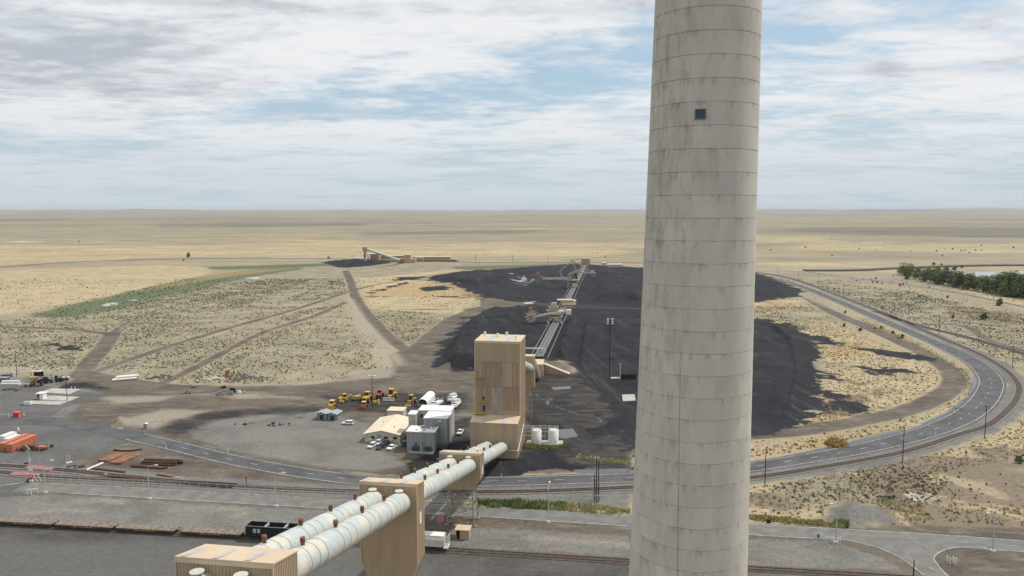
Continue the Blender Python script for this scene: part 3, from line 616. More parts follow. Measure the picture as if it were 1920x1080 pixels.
M['steel'] = mat('weathered_steel', (0.30, 0.27, 0.22), 0.6, 0.25, 0.8)
M['dark'] = mat('dark_opening', (0.02, 0.02, 0.022), 0.7)
def corr(mb, x0, x1, y, zb, zt, face=-1, axis='x', pitch=0.42, dep=0.09):
    """ribbed sheet in the plane y=const (axis x) or x=const (axis y), rib side towards face"""
    n = max(2, int(abs(x1 - x0) / pitch)); prof = []
    for k in range(n):
        a = x0 + (x1 - x0) * k / n; d = (x1 - x0) / n
        prof += [(a, 0), (a + d * .45, 0), (a + d * .55, 1), (a + d * .9, 1)]
    prof.append((x1, 0)); vs = []
    for s, o in prof:
        yy = y + face * dep * o
        for zf in (zb, zt):
            z = zf(s) if callable(zf) else zf
            vs.append((s, yy, z) if axis == 'x' else (yy, s, z))
    fs = [(2 * i, 2 * i + 2, 2 * i + 3, 2 * i + 1) for i in range(len(prof) - 1)]
    if (axis == 'x') != (face < 0): fs = [tuple(reversed(f)) for f in fs]
    mb.add(vs, fs)
def gallery_house(Y, w_, D, top, h, chamf, hb, label, sky_n=3, door=None, legs=None):
    base = cpt(Y); base.z = 0
    t = thing('transfer_house', label, 'conveyor house', base, ROT)
    sl = -0.237; x0, x1 = -w_ / 2, w_ / 2; zl = top - h
    zb = lambda s: zl - chamf * min(1, min(s - x0, x1 - s) / ((w_ - hb) / 2))
    mbw = MB(); corr(mbw, x0, x1, 0, zb, top); corr(mbw, x0, x1, D, lambda s: zb(s) + sl * D * 0.3, top + sl * D, 1)
    corr(mbw, 0, D, x1, zl, lambda s: top + sl * s, 1, 'y'); corr(mbw, 0, D, x0, zl, lambda s: top + sl * s, -1, 'y')
    xa, xb = x0 + (w_ - hb) / 2, x1 - (w_ - hb) / 2; zc = zl - chamf
    mbw.add([(x0, 0, zl), (x0, D, zl), (xa, D, zc), (xa, 0, zc), (x1, 0, zl), (x1, D, zl), (xb, D, zc), (xb, 0, zc)], [(0, 1, 2, 3), (7, 6, 5, 4), (3, 2, 6, 7)])
    mbw.build('wall', M['tan'], t)
    rf = MB(); e = 0.14; vs = [(x0 - e, -e, top + .05), (x1 + e, -e, top + .05), (x1 + e, D + e, top + sl * D + .05), (x0 - e, D + e, top + sl * D + .05)]
    rf.add(vs + [(a, b, c + .16) for a, b, c in vs], [(0, 3, 2, 1), (4, 5, 6, 7), (0, 1, 5, 4), (1, 2, 6, 5), (2, 3, 7, 6), (3, 0, 4, 7)])
    ro = rf.build('roof', M['tan_roof'], t)
    for k in range(sky_n):
        a = x0 + w_ * (k + 0.55) / sky_n - 0.5 * w_ / sky_n + 0.2; s_ = MB()
        s_.add([(a, 0.05, top + .225), (a + 0.75, 0.05, top + .225), (a + 0.75, D - .05, top + .225 + sl * (D - .05)), (a, D - .05, top + .225 + sl * (D - .05))], [(0, 1, 2, 3)])
        s_.build('skylight', M['skylight'], ro)
    tr = MB()
    tr.box(x0 - .12, x1 + .12, -.19, -.10, top - .45, top + .04)
    for xx in (x0 - .11, x1 + .0): tr.box(xx, xx + .11, -.2, .0, zl, top)
    tr.build('trim', M['trim'], t)
    if door:
        dm = MB().box(x1 + .08, x1 + .13, door[0], door[0] + 1.1, door[1], door[1] + 2.3); dm.build('window', M['white'], t)
    return t
VPX = {True: (566, 628, 678, 719, 796, 820, 840, 858, 895, 907, 918.5), False: (494, 563, 619, 665, 752, 777, 801, 821, 863, 877, 892)}
def tube(Ya, Yb, side, label, cap=True, vents=True, R_=2.02):
    a, b = cpt(Ya, side), cpt(Yb, side); t = thing('conveyor_tube', label, 'conveyor tube', a)
    d = (b - a); ln = d.length; dn = d.normalized()
    MB().cyl((0, 0, 0), d, R_, n=40).build('shell', M['tube'], t)
    s = 0.9; k = 0
    while s < ln - .3:
        sm = MB().cyl(dn * s, dn * (s + 0.07), R_ + .035, n=40); sm.build('seam', M['seam'], t); s += (6.0, 2.8, 2.6)[k % 3]; k += 1
    up = Vector((0, 0, 1)); perp = (up - dn * up.dot(dn)).normalized()
    if vents:
        for pxv in VPX[side > 0]:
            lo, hi = 60.0, 262.0
            for _ in range(40):
                Yv = (lo + hi) / 2; q_ = cpt(Yv, side); zc = q_.y * CP + (H - q_.z) * SP
                if 960 + 1400 * q_.x / zc > pxv: hi = Yv
                else: lo = Yv
            if Ya + 1.0 < Yv < Yb - 1.5:
                p = cpt(Yv, side) - a + perp * (R_ - .1); vm = MB().cyl(p, p + up * .6, .27, n=14); vm.cyl(p + up * .6, p + up * 1.15, .35, n=14)
                vm.cyl(p + up * .56, p + up * .64, .38, n=14)
                vm.build('vent_pipe', M['rust'], t)
    if cap:
        p = b - a - dn * 1.6 + perp * R_; cm = MB().cyl(p, p + up * .4, .45, n=14); cm.cyl(p + up * .33, p + up * .43, .8, n=18); cm.cyl(p + up * .43, p + up * .52, .8, .3, n=18)
        cm.build('vent_cap', M['tube'], t)
    return t
gallery_house(79.5, 11.6, 6.0, 48.9, 13.5, 5.5, 7.4, 'tan corrugated conveyor house with three grey roof strips, nearest, in the bottom left')
gallery_house(137.5, 11.2, 5.2, 36.0, 16.0, 5.0, 7.4, 'tall tan conveyor house with tapered bottom between the two nearest pairs of tubes', 3, (1.6, 27.5))
gallery_house(200.5, 11.4, 5.2, 20.9, 7.4, 3.0, 7.4, 'tan conveyor house standing on the open steel trestle', 2, (1.8, 14.5))
for i, (a, b, s) in enumerate(((58, 79.4, 'below the nearest tan house'), (85.6, 137.2, 'between the nearest house and the tall tapered house'), (142.8, 200.3, 'between the tapered house and the house on the trestle'), (205.8, 262.5, 'between the trestle house and the tall tower'))):
    tube(a, b, 2.6, 'right-hand weathered cream conveyor tube ' + s); tube(a, b, -2.6, 'left-hand weathered cream conveyor tube ' + s)
# trestles
def trestle(Y, ztop, label, wx=3.4, dy=4.6, fl=1.2, n=4, name='steel_trestle'):
    base = cpt(Y); base.z = 0; t = thing(name, label, 'steel tower', base, ROT); y0 = 0.4
    def leg(sx, sy, z): f = 1 - z / ztop; return Vector((sx * (wx + fl * f * .4), y0 + (dy if sy else 0) + (fl if sy else -fl) * f * .3, z))
    for sx in (-1, 1):
        for sy in (0, 1):
            lm = MB().bar(leg(sx, sy, .3), leg(sx, sy, ztop), .38); lm.box(leg(sx, sy, 0).x - .6, leg(sx, sy, 0).x + .6, leg(sx, sy, 0).y - .6, leg(sx, sy, 0).y + .6, 0, .35)
            lm.build('leg', M['steel'], t)
    bm = MB()
    for k in range(n):
        z0, z1 = ztop * k / n + .4 * (k == 0), ztop * (k + 1) / n
        for A, B in (((-1, 0), (1, 0)), ((-1, 1), (1, 1)), ((1, 0), (1, 1)), ((-1, 0), (-1, 1))):
            bm.bar(leg(*A, z1 - .2), leg(*B, z1 - .2), .2)
            p, q_ = (A, B) if k % 2 else (B, A); bm.bar(leg(*p, z0), leg(*q_, z1 - .2), .16)
    bm.build('bracing', M['steel'], t)
    return t
tt = trestle(200.5, 10.6, 'open braced steel trestle carrying the third conveyor house')
ym = mat('safety_yellow', (0.55, 0.40, 0.07), 0.5)
cg = MB()
for z in (4.2, 4.8, 5.4, 6.0, 6.6): cg.box(.2, 1.6, -.1, 0, z, z + .08); cg.box(.2, .3, -.1, 1.2, z, z + .08); cg.box(1.5, 1.6, -.1, 1.2, z, z + .08)
for x in (.2, .9, 1.5): cg.box(x, x + .1, -.12, -.02, 4.2, 6.6)
cg.build('ladder_cage', ym, tt)
trestle(137.5, 15.2, 'tall steel trestle under the tapered conveyor house', n=5); trestle(79.5, 30.0, 'steel trestle under the nearest conveyor house', n=6)

# ------------------------------------------------------------------ tall tower
A0 = G(970, 860.5)
tw = thing('transfer_tower', 'tall tan corrugated tower with stained panels and low annex at the end of the tubes', 'industrial building', (A0.x, A0.y, 0), ROT)
W_ = 16.5; ZT = 40.6
m_ = MB(); corr(m_, -W_, 0, 7, 0, ZT); corr(m_, 7, 21.2, 0, 0, ZT + .3, 1, 'y'); corr(m_, 7, 21.2, -W_, 0, ZT + .3, -1, 'y'); corr(m_, -W_, 0, 21.2, 0, ZT, 1)
m_.build('main_wall', M['tan'], tw)
m_ = MB().box(-W_ - .15, .15, 6.8, 21.4, ZT + .02, ZT + .35); rf = m_.build('main_roof', M['tan_roof'], tw)
for x in (-11.8, -5.6): MB().box(x, x + 1.7, 7.2, 21, ZT + .35, ZT + .38).build('skylight', M['skylight'], rf)
for x, y in ((-15, 19), (-9.6, 16), (-6.8, 19.6), (-2.2, 11.5)):
    m_ = MB().cyl((x, y, ZT + .35), (x, y, ZT + 1.1), .3, n=10); m_.cyl((x, y, ZT + 1.1), (x, y, ZT + 1.6), .5, .5, n=10); m_.build('roof_vent', M['white'], rf)
m_ = MB().box(-W_ - .1, .1, 6.84, 6.90, ZT - .5, ZT + .02); m_.box(-.12, .16, 6.78, 7.05, 13.5, ZT); m_.box(-W_ - .16, -W_ + .12, 6.78, 7.05, 13.5, ZT); m_.build('trim', M['trim'], tw)
# stained / patched panels, proud of the wall
def panel(x0, x1, z0, z1, m, nm='wall_panel', y=6.9):
    p = MB(); corr(p, x0, x1, y, z0, z1, -1, 'x', 0.45, .07); p.build(nm, m, tw)
panel(-12.6, -6.6, 24.2, 33.2, M['tan_brown']); panel(-13.2, -12.7, 24.2, 33.2, M['tan_brown']); panel(-3.0, -2.3, 24.2, 33.2, M['tan_brown']); panel(-1.4, -0.9, 24.2, 33.2, M['tan_brown']); panel(-14.0, -13.6, 24.2, 33.2, M['tan_brown'])
panel(-13.0, -10.9, 15.4, 24.0, M['tan_brown']); panel(-6.2, -0.4, 15.4, 24.0, M['tan_brown'])
panel(-10.8, -6.3, 13.6, 24.0, mat('grey_fibre_panel', (0.42, 0.37, 0.31), 0.6, col2=(0.31, 0.265, 0.22), vscale=1.5, streak=True), 'translucent_panel')
m_ = MB().box(-W_, 0, 6.86, 6.89, 23.98, 24.2); m_.box(-W_, 0, 6.86, 6.885, 33.2, 33.3); m_.build('wall_seam', mat('seam_brown', (0.26, 0.19, 0.13), .6), tw)
AW = 16.9; za, zb_ = 12.6, 13.6
m_ = MB(); corr(m_, -AW, 0, 0, 0, za); corr(m_, 0, 6.9, 0, 0, lambda s: za + (zb_ - za) * s / 7, 1, 'y'); corr(m_, 0, 6.9, -AW, 0, lambda s: za + (zb_ - za) * s / 7, -1, 'y')
m_.build('annex_wall', M['tan'], tw)
rf = MB(); vs = [(-AW - .2, -.25, za), (.2, -.25, za), (.2, 6.8, zb_), (-AW - .2, 6.8, zb_)]
rf.add(vs + [(a, b, c + .2) for a, b, c in vs], [(0, 3, 2, 1), (4, 5, 6, 7), (0, 1, 5, 4), (1, 2, 6, 5), (2, 3, 7, 6), (3, 0, 4, 7)]); ro = rf.build('annex_roof', M['tan_roof'], tw)
for x in (-12.6, -5.8):
    s_ = MB(); s_.add([(x, -.2, za + .215), (x + .9, -.2, za + .215), (x + .9, 6.7, zb_ + .2), (x, 6.7, zb_ + .2)], [(0, 1, 2, 3)]); s_.build('skylight', M['skylight'], ro)
for x in (-11.5, -5.0, -2.6):
    panel(x, x + 1.1, 0.2, 12.0, mat('faint_stain', (0.39, 0.295, 0.20), .6, 0.1, .5, streak=True), 'stain_panel', -.1)
m_ = MB().box(-AW, .0, -.13, -.1, 6.0, 6.12); m_.box(-AW, .0, -.13, -.1, 0, .4); m_.build('annex_seam', M['tan_brown'], tw)
# external pipe at the base corner
m_ = MB().cyl((.35, -.3, 3.0), (.35, 8, 6.0), .14); m_.cyl((.35, -.3, 3.0), (-3.2, -.3, 3.0), .14); m_.cyl((.35, 8, 6), (.5, 13, 9), .14); m_.build('pipe', M['white'], tw)
for z in (27.6, 18.6, 14.2):
    m_ = MB()
    xa, xb = (-16.6, -13.6) if z != 18.6 else (-15.4, -12.6)
    if z == 14.2: xa, xb = -17.0, -12.8
    m_.box(xa, xb, 5.3, 6.85, z, z + .12)
    for zz_ in (.6, 1.15): m_.bar((xa, 5.35, z + zz_), (xb, 5.35, z + zz_), .09); m_.bar((xa, 5.35, z + zz_), (xa, 6.8, z + zz_), .09); m_.bar((xb, 5.35, z + zz_), (xb, 6.8, z + zz_), .09)
    x = xa
    while x <= xb + .01: m_.bar((x, 5.35, z), (x, 5.35, z + 1.15), .09); x += (xb - xa) / 4
    m_.build('platform', ym, tw)
m_ = MB()
for x in (-14.5, -13.9): m_.bar((x, 6.3, 14.3), (x, 6.3, 27.6), .1)
for k in range(26): m_.bar((-14.5, 6.3, 14.5 + k * .5), (-13.9, 6.3, 14.5 + k * .5), .06)
m_.build('ladder', M['steel'], tw)
m_ = MB().box(-16.2, -15.2, 6.7, 6.86, 27.8, 30); m_.build('door', M['tan_brown'], tw); MB().box(-13.5, -12.9, 6.6, 6.84, 14.5, 17.0).build('door', M['dark'], tw); MB().box(-13.7, -13.1, 6.7, 6.84, 18.8, 20.4).build('door', M['dark'], tw)
# rear gallery: short tube, panel house, second tube, low house and ramp
def free_tube(p0, p1, label, R_=1.9):
    t = thing('conveyor_tube', label, 'conveyor tube', p0); d = p1 - p0
    MB().cyl((0, 0, 0), d, R_, n=28).build('shell', M['tube'], t); s = 1.0
    while s < d.length: MB().cyl(d.normalized() * s, d.normalized() * (s + .08), R_ + .04, n=28).build('seam', M['seam'], t); s += 2.6 if d.length < 60 else 12
free_tube(AT(974, 682, 280), AT(992, 690, 300), 'short cream tube from the tall tower to the hanging tan house')
hp = AT(985, 740, 302); hp.z = 0
hh = thing('transfer_house', 'narrow tan conveyor house partly hidden behind the right side of the tall tower', 'conveyor house', hp, R(-8))
m_ = MB(); corr(m_, -4, 3.6, 0, lambda s: 12.5 + (2.5 if s < -2 or s > 2.4 else 0), 28); corr(m_, 0, 4, 3.6, 15, 28, 1, 'y'); corr(m_, 0, 4, -4, 15, 28, -1, 'y'); corr(m_, -4, 3.6, 4, 13, 28, 1); m_.build('wall', M['tan'], hh)
MB().box(-4.1, 3.7, -.1, 4.1, 28.02, 28.2).build('roof', M['tan_roof'], hh)
for x in (-3.2, 2.2): MB().box(x, x + .4, .5, .9, 0, 13.4).build('leg', M['steel'], hh)
free_tube(AT(998, 682, 306), AT(1007, 706, 388), 'inclined cream tube from the hanging house down to the low tan house')
lp = G(1002, 705)
lh = thing('conveyor_head_house', 'low tan house with lean-to roof where the ground belt begins', 'conveyor house', (lp.x, lp.y, 0), R(-6))
m_ = MB(); corr(m_, -.5, 4.6, 0, 0, 6.2); corr(m_, 0, 7, 4.6, 0, lambda s: 6.2 + .18 * s, 1, 'y'); corr(m_, 0, 7, -.5, 0, lambda s: 6.2 + .18 * s, -1, 'y'); corr(m_, -.5, 4.6, 7, 0, 7.4, 1); m_.build('wall', M['tan'], lh)
rf = MB(); vs = [(-.7, -.2, 6.2), (4.8, -.2, 6.2), (4.8, 7.2, 7.5), (-.7, 7.2, 7.5)]; rf.add(vs + [(a, b, c + .2) for a, b, c in vs], [(0, 3, 2, 1), (4, 5, 6, 7), (0, 1, 5, 4), (1, 2, 6, 5), (2, 3, 7, 6), (3, 0, 4, 7)]); rf.build('roof', M['tan_roof'], lh)
rp = G(1020, 701.5)
rh = thing('covered_ramp', 'wedge shaped tan ramp housing sloping down from the low tan house', 'ramp building', (rp.x, rp.y, 0), R(-12))
MB().prism([(0.05, 0), (13.5, 0), (13.5, .5), (0.05, 5.4)], 'y', 0, 3).build('wall', M['tan_brown'], rh)
rf = MB(); vs = [(-.1, -.15, 5.45), (13.7, -.15, .52), (13.7, 3.15, .52), (-.1, 3.15, 5.45)]; rf.add(vs + [(a, b, c + .2) for a, b, c in vs], [(0, 1, 2, 3), (7, 6, 5, 4), (4, 5, 1, 0), (5, 6, 2, 1), (6, 7, 3, 2), (7, 4, 0, 3)]); rf.build('roof', M['tan_roof'], rh)
gw = G(1000, 664)
gt = thing('belt_gate', 'grey steel gantry crossing the ground belt behind the tall tower', 'gantry', (gw.x, gw.y, 0), R(-4))
m_ = MB().box(-8, 8, -.4, .4, 3.2, 3.9); m_.build('beam', M['white'], gt)
for x in (-8, -5.2, 4.2, 7.6): m_ = MB().box(x, x + .5, -.3, .3, 0, 5 if abs(x) > 7 else 3.2); m_.build('post', M['steel'], gt)

# ------------------------------------------------------------------ concrete stack
cm = bpy.data.materials.new('stack_concrete'); cm.use_nodes = True; nt = cm.node_tree; b = nt.nodes['Principled BSDF']
b.inputs['Roughness'].default_value = 0.9; b.inputs['Specular IOR Level'].default_value = 0.15
t_ = N(nt, 'ShaderNodeTexCoord'); o_ = t_.outputs['Object']; vs_ = shift(nt, o_, (0, 0, 0), (1, 1, 0.30)); vb = shift(nt, o_, (3, 1, 0), (1, 1, 0.5))
nA = noise(nt, vs_, 1.1, 9, 0.72); nB = noise(nt, vb, 0.35, 6, 0.6); nC = noise(nt, o_, 3.5, 6, 0.7)
k = mixc(nt, ramp(nt, nB, 0.36, 0.64), (0.58, 0.54, 0.468), (0.515, 0.485, 0.425))
k = mixc(nt, ramp(nt, nA, 0.46, 0.72, 0, 0.28), k, (0.43, 0.395, 0.34))
sx = N(nt, 'ShaderNodeSeparateXYZ'); L(nt, o_, sx.inputs[0])
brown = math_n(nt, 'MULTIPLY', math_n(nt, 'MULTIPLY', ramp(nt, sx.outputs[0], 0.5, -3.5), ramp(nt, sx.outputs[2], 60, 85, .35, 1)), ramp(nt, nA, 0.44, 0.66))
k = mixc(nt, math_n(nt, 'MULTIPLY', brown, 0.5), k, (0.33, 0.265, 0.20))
k = mixc(nt, ramp(nt, nC, 0.66, 0.72, 0, 0.6), k, (0.20, 0.165, 0.13))
k = mixc(nt, ramp(nt, nC, 0.34, 0.28, 0, 0.3), k, (0.52, 0.50, 0.45))
# per-lift tone
fl_ = math_n(nt, 'FLOOR', math_n(nt, 'DIVIDE', sx.outputs[2], 2.42))
ang_ = math_n(nt, 'FLOOR', math_n(nt, 'MULTIPLY', math_n(nt, 'ARCTAN2', sx.outputs[1], sx.outputs[0]), 2.2))
wn = N(nt, 'ShaderNodeTexWhiteNoise'); wn.noise_dimensions = '2D'; cx_ = N(nt, 'ShaderNodeCombineXYZ'); L(nt, fl_, cx_.inputs[0]); L(nt, ang_, cx_.inputs[1]); L(nt, cx_.outputs[0], wn.inputs['Vector'])
mul = N(nt, 'ShaderNodeVectorMath', operation='SCALE'); L(nt, k, mul.inputs[0]); L(nt, ramp(nt, wn.outputs['Value'], 0, 1, 0.94, 1.05, False), mul.inputs['Scale'])
# joint line staining with broken edges
fr = math_n(nt, 'FRACT', math_n(nt, 'ADD', math_n(nt, 'DIVIDE', sx.outputs[2], 2.42), math_n(nt, 'MULTIPLY', math_n(nt, 'SUBTRACT', nC, .5), .07)))
ln_ = math_n(nt, 'MULTIPLY', ramp(nt, fr, 0.972, 0.99), ramp(nt, noise(nt, shift(nt, o_, (7, 7, 0), (1, 1, .25)), 0.8, 5, .6), 0.40, 0.60, 0.06, 0.6))
k = mixc(nt, ln_, mul.outputs[0], (0.12, 0.10, 0.08))
dr = math_n(nt, 'MULTIPLY', ramp(nt, fr, 0.55, 0.97), ramp(nt, nA, 0.5, 0.62, 0, .35)); k = mixc(nt, dr, k, (0.20, 0.165, 0.13))
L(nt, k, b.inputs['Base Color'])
bn = N(nt, 'ShaderNodeBump'); bn.inputs['Strength'].default_value = 0.35; bn.inputs['Distance'].default_value = 0.06
L(nt, math_n(nt, 'SUBTRACT', nC, ln_), bn.inputs['Height']); L(nt, bn.outputs[0], b.inputs['Normal'])
SY = 85.0
def edge(px, py): return AT(px, py, SY)
zt_, zb2 = edge(1327, 0).z, edge(1288, 1080).z
def prof(z):   # interpolate screen edges to world centre and radius
    f = (zt_ - z) / (zt_ - zb2); l_, r_ = edge(1227 + (1178 - 1227) * f, 1080 * f), edge(1427 + (1399 - 1427) * f, 1080 * f)
    return (l_.x + r_.x) / 2, (r_.x - l_.x) / 2 * 0.972
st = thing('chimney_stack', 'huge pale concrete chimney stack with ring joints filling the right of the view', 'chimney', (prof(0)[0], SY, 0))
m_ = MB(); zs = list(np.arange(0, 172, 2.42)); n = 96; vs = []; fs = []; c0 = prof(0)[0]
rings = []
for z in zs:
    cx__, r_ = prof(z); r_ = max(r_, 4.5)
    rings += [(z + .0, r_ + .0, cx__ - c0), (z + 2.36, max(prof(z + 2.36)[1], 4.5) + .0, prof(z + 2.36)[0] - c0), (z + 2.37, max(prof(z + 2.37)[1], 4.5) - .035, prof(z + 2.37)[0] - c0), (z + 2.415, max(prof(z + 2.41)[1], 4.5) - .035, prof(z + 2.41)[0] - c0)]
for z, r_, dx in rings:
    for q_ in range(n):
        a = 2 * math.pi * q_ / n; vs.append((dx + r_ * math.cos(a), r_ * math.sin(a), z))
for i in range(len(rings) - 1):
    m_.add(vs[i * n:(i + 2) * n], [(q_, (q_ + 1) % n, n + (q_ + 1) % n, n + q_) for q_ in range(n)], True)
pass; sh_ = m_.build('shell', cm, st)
for (px, y0, y1) in ((1277, 690, 1080),):
    vj = MB(); pts = []
    for yy in np.linspace(y0, y1 + 60, 40):
        p = AT(px - (yy - y0) * 0.020, yy, SY - 6.0); cx__, r_ = prof(p.z); ox = p.x - cx__ ; ox = max(-r_ * .98, min(r_ * .98, ox))
        pts.append(Vector((cx__ - c0 + ox, -math.sqrt(r_ * r_ - ox * ox) - .005, p.z)))
    for a, b2 in zip(pts, pts[1:]): vj.bar(a, b2, .03)
    vj.build('vertical_joint', mat('joint_rust', (0.17, 0.13, 0.10), .9), sh_)
p = AT(1315, 213, SY - 6.0); cx__, r_ = prof(p.z); ox = p.x - cx__; th_ = math.atan2(-math.sqrt(r_ ** 2 - ox ** 2), ox)
wm_ = MB().box(-.56, .56, -.1, .1, -.5, .5); fm = MB()
for a in (-.56, .46): fm.box(a, a + .1, -.16, -.08, -.52, .52)
for a in (-.52, .42): fm.box(-.56, .56, -.155, -.085, a, a + .1)
wo_ = wm_.build('hatch', mat('hatch_glass', (0.055, 0.075, 0.10), 0.35), st, (ox + cx__ - c0, -math.sqrt(r_ ** 2 - ox ** 2), p.z), th_ + math.pi / 2)
fm.build('hatch_frame', mat('hatch_frame', (0.13, 0.14, 0.14), .6), wo_)
# ------------------------------------------------------------------ yard buildings
M['cream'] = mat('cream_wall', (0.52, 0.475, 0.38), 0.7, 0.08, 0.6)
M['cream_roof'] = mat('cream_roof', (0.66, 0.56, 0.42), 0.6, 0.05, 0.4)
M['grey_wall'] = mat('grey_wall', (0.30, 0.30, 0.285), 0.75, 0.14, 0.7, streak=True)
M['grey_lt'] = mat('pale_grey_wall', (0.42, 0.42, 0.38), 0.75, 0.12, 0.7, streak=True)
M['white_roof'] = mat('white_roof', (0.74, 0.74, 0.72), 0.6, 0.08, 0.5)
M['teal'] = mat('teal_steel', (0.09, 0.135, 0.145), 0.5, 0.15, 2)
M['glass'] = mat('dark_glass', (0.03, 0.035, 0.04), 0.12, spec=0.6)
M['tyre'] = mat('tyre_rubber', (0.022, 0.022, 0.022), 0.9)
M['yellow'] = mat('machine_yellow', (0.62, 0.37, 0.05), 0.55, col2=(0.30, 0.17, 0.04), vscale=1.1, thr=(0.45, 0.75))
M['dirty'] = mat('dirty_yellow', (0.40, 0.28, 0.11), 0.7, 0.3, 1.2)
M['orange'] = mat('machine_orange', (0.42, 0.12, 0.06), 0.6, col2=(0.20, 0.08, 0.05), vscale=1.1)
M['silver'] = mat('silver_blade', (0.62, 0.63, 0.65), 0.4, 0.1, 2)
M['grey'] = mat('grey_metal', (0.25, 0.25, 0.25), 0.6, 0.15, 1)
M['black'] = mat('black_metal', (0.02, 0.02, 0.022), 0.7, 0.3, 1)
M['galv'] = mat('galvanised', (0.44, 0.44, 0.42), 0.45, 0.08, 2)
M['wood'] = mat('creosote_wood', (0.05, 0.036, 0.027), 0.9, 0.3, 3)
M['concrete'] = mat('pad_concrete', (0.40, 0.38, 0.335), 0.9, 0.14, 0.25)
ob = G(684, 829)
of = thing('office_building', 'low cream office with gabled roof beside the parked cars', 'office', (ob.x, ob.y, 0), R(-6))
ow, od, eh, rh_ = 13.4, 22, 3.3, 4.7
m_ = MB(); m_.prism([(0, 0), (ow, 0), (ow, eh), (ow / 2, rh_), (0, eh)], 'y', 0, od); m_.build('wall', M['cream'], of)
m_ = MB(); e = .5
for x0, z0, x1, z1 in ((-e, eh - .12, ow / 2, rh_ + .02), (ow + e, eh - .12, ow / 2, rh_ + .02)):
    vs = [(x0, -e, z0), (x1, -e, z1), (x1, od + e, z1), (x0, od + e, z0)]; vs += [(a, b, c + .18) for a, b, c in vs]
    m_.add(vs, [(0, 1, 2, 3), (7, 6, 5, 4), (0, 4, 5, 1), (1, 5, 6, 2), (2, 6, 7, 3), (3, 7, 4, 0)])
rf = m_.build('roof', M['cream_roof'], of)
for x, y in ((8.2, 16), (10, 6), (4, 12)): MB().cyl((x, y, 3.6), (x, y, 4.75), .16).build('roof_vent', M['grey'], rf)
for x in (2.3, 7.4, 11.0):
    w_ = MB().box(x, x + 1.6, -.06, .02, 1.5, 2.5).build('window', M['glass'], of)
m_ = MB().box(4.7, 6.6, -.08, .02, 0, 3.2).build('door', mat('blue_grey_door', (0.22, 0.27, 0.32), .5), of)
for x in (2.0, 10.0): MB().box(x, x + .8, -.75, -.02, 1.0, 1.7).build('air_conditioner', M['white'], of)
MB().box(.0, .12, -.05, .02, 0, 3.3).build('corner_trim', M['cream_roof'], of)
b2 = AT(741, 790, 309); b2.z = 0
m_ = MB().box(-3.4, 3.4, 0, 6, 0, 3.2); t = thing('storage_shed', 'flat roofed beige shed showing behind the office ridge', 'shed', (b2.x, b2.y, 0), R(-6)); m_.build('wall', M['cream'], t); MB().box(-3.6, 3.6, -.2, 6.2, 3.2, 3.4).build('roof', M['cream_roof'], t)
# grey switchgear building
gb = G(842, 836.5)
gr = thing('switchgear_building', 'grey block building with stepped white flat roofs beside the office', 'industrial building', (gb.x, gb.y, 0), R(-6))
def block(x0, x1, y0, y1, z, wallm, nm='wall', e=.25):
    w_ = MB(); corr(w_, x0, x1, y0, 0, z, -1, 'x', 1.1, .05); corr(w_, y0, y1, x1, 0, z, 1, 'y', 1.1, .05); corr(w_, y0, y1, x0, 0, z, -1, 'y', 1.1, .05); corr(w_, x0, x1, y1, 0, z, 1, 'x', 1.1, .05)
    w_.build(nm, wallm, gr); return MB().box(x0 - e, x1 + e, y0 - e, y1 + e, z, z + .3).build('roof', M['white_roof'], gr)
r1 = block(-9.4, -.6, 0, 8.7, 10.4, M['grey_wall'])
r2 = block(-13.6, -1.0, 9.3, 16.5, 10.7, M['grey_lt'])
r3 = block(-16.6, -13.9, 5.0, 10.0, 10.2, M['grey_lt'])
r4 = block(-14.3, -4.0, -7.2, -.1, 7.2, M['grey_wall'])
for x, y in ((-9.8, -3.5), (-8.0, -3.2), (-6.2, -1.5)): MB().box(x, x + 1.3, y, y + 1.2, 7.5, 8.5).build('roof_unit', M['grey'], r4)
for x, y in ((-11.5, -5.6), (-8.6, -6), (-5.6, -4)): MB().box(x, x + .9, y, y + .7, 7.5, 7.7).build('roof_patch', M['grey'], r4)
MB().box(-6.6, -5.4, 1, 2, 7.2, 9.4).build('stair_box', M['grey'], gr)
MB().box(-12.9, -12.0, 9.0, 9.06, 8.0, 9.4).build('window', M['glass'], gr)
MB().box(-4.0, -2.8, -.1, -.03, 9.3, 9.8).build('wall_lamp', M['white'], gr)
for x in (-13.4, -10.3): MB().box(x, x + .12, -7.35, -7.27, .2, 7.1).build('downpipe', M['grey'], gr)
MB().box(0.06, .1, 3, 4.2, 0, 2.4).build('door', M['white'], gr)
def slab(name, pts, m, label, cat, z=.12, group=None):
    p = [G(*q) for q in pts]; c = p[0]; m_ = MB(); pl = [(v.x - c.x, v.y - c.y) for v in p]
    ar = sum(a[0] * b[1] - b[0] * a[1] for a, b in zip(pl, pl[1:] + pl[:1]))
    if ar < 0: pl.reverse()
    m_.prism(pl, 'z', 0, z); return single(name, m_, m, label, cat, (c.x, c.y, 0), 0, group)
slab('transformer_pad', [(766, 849), (771, 842), (818, 843), (812, 852)], M['concrete'], 'concrete transformer pad in front of the grey block building', 'concrete pad', .2)
def transformer(px, py, label, s=1.0, stack=True):
    p = G(px, py); t = thing('transformer', label, 'transformer', (p.x, p.y, .2), R(-6))
    m_ = MB().box(-1.1 * s, 1.1 * s, 0, 1.4, 0, 1.9); m_.build('tank', M['teal'], t)
    for y in (-1,):
        fm = MB()
        for k in range(7): fm.box(-1.3 * s + k * .42 * s, -1.18 * s + k * .42 * s, -.55, -.02, .3, 1.6)
        fm.build('radiator', M['teal'], t)
    if stack:
        MB().box(-.5, .5, .4, 1.2, 1.9, 3.2).build('bushing_box', M['teal'], t); MB().cyl((.6, .8, 1.9), (1.1, .8, 5.4), .14).build('cable_duct', M['grey'], t)
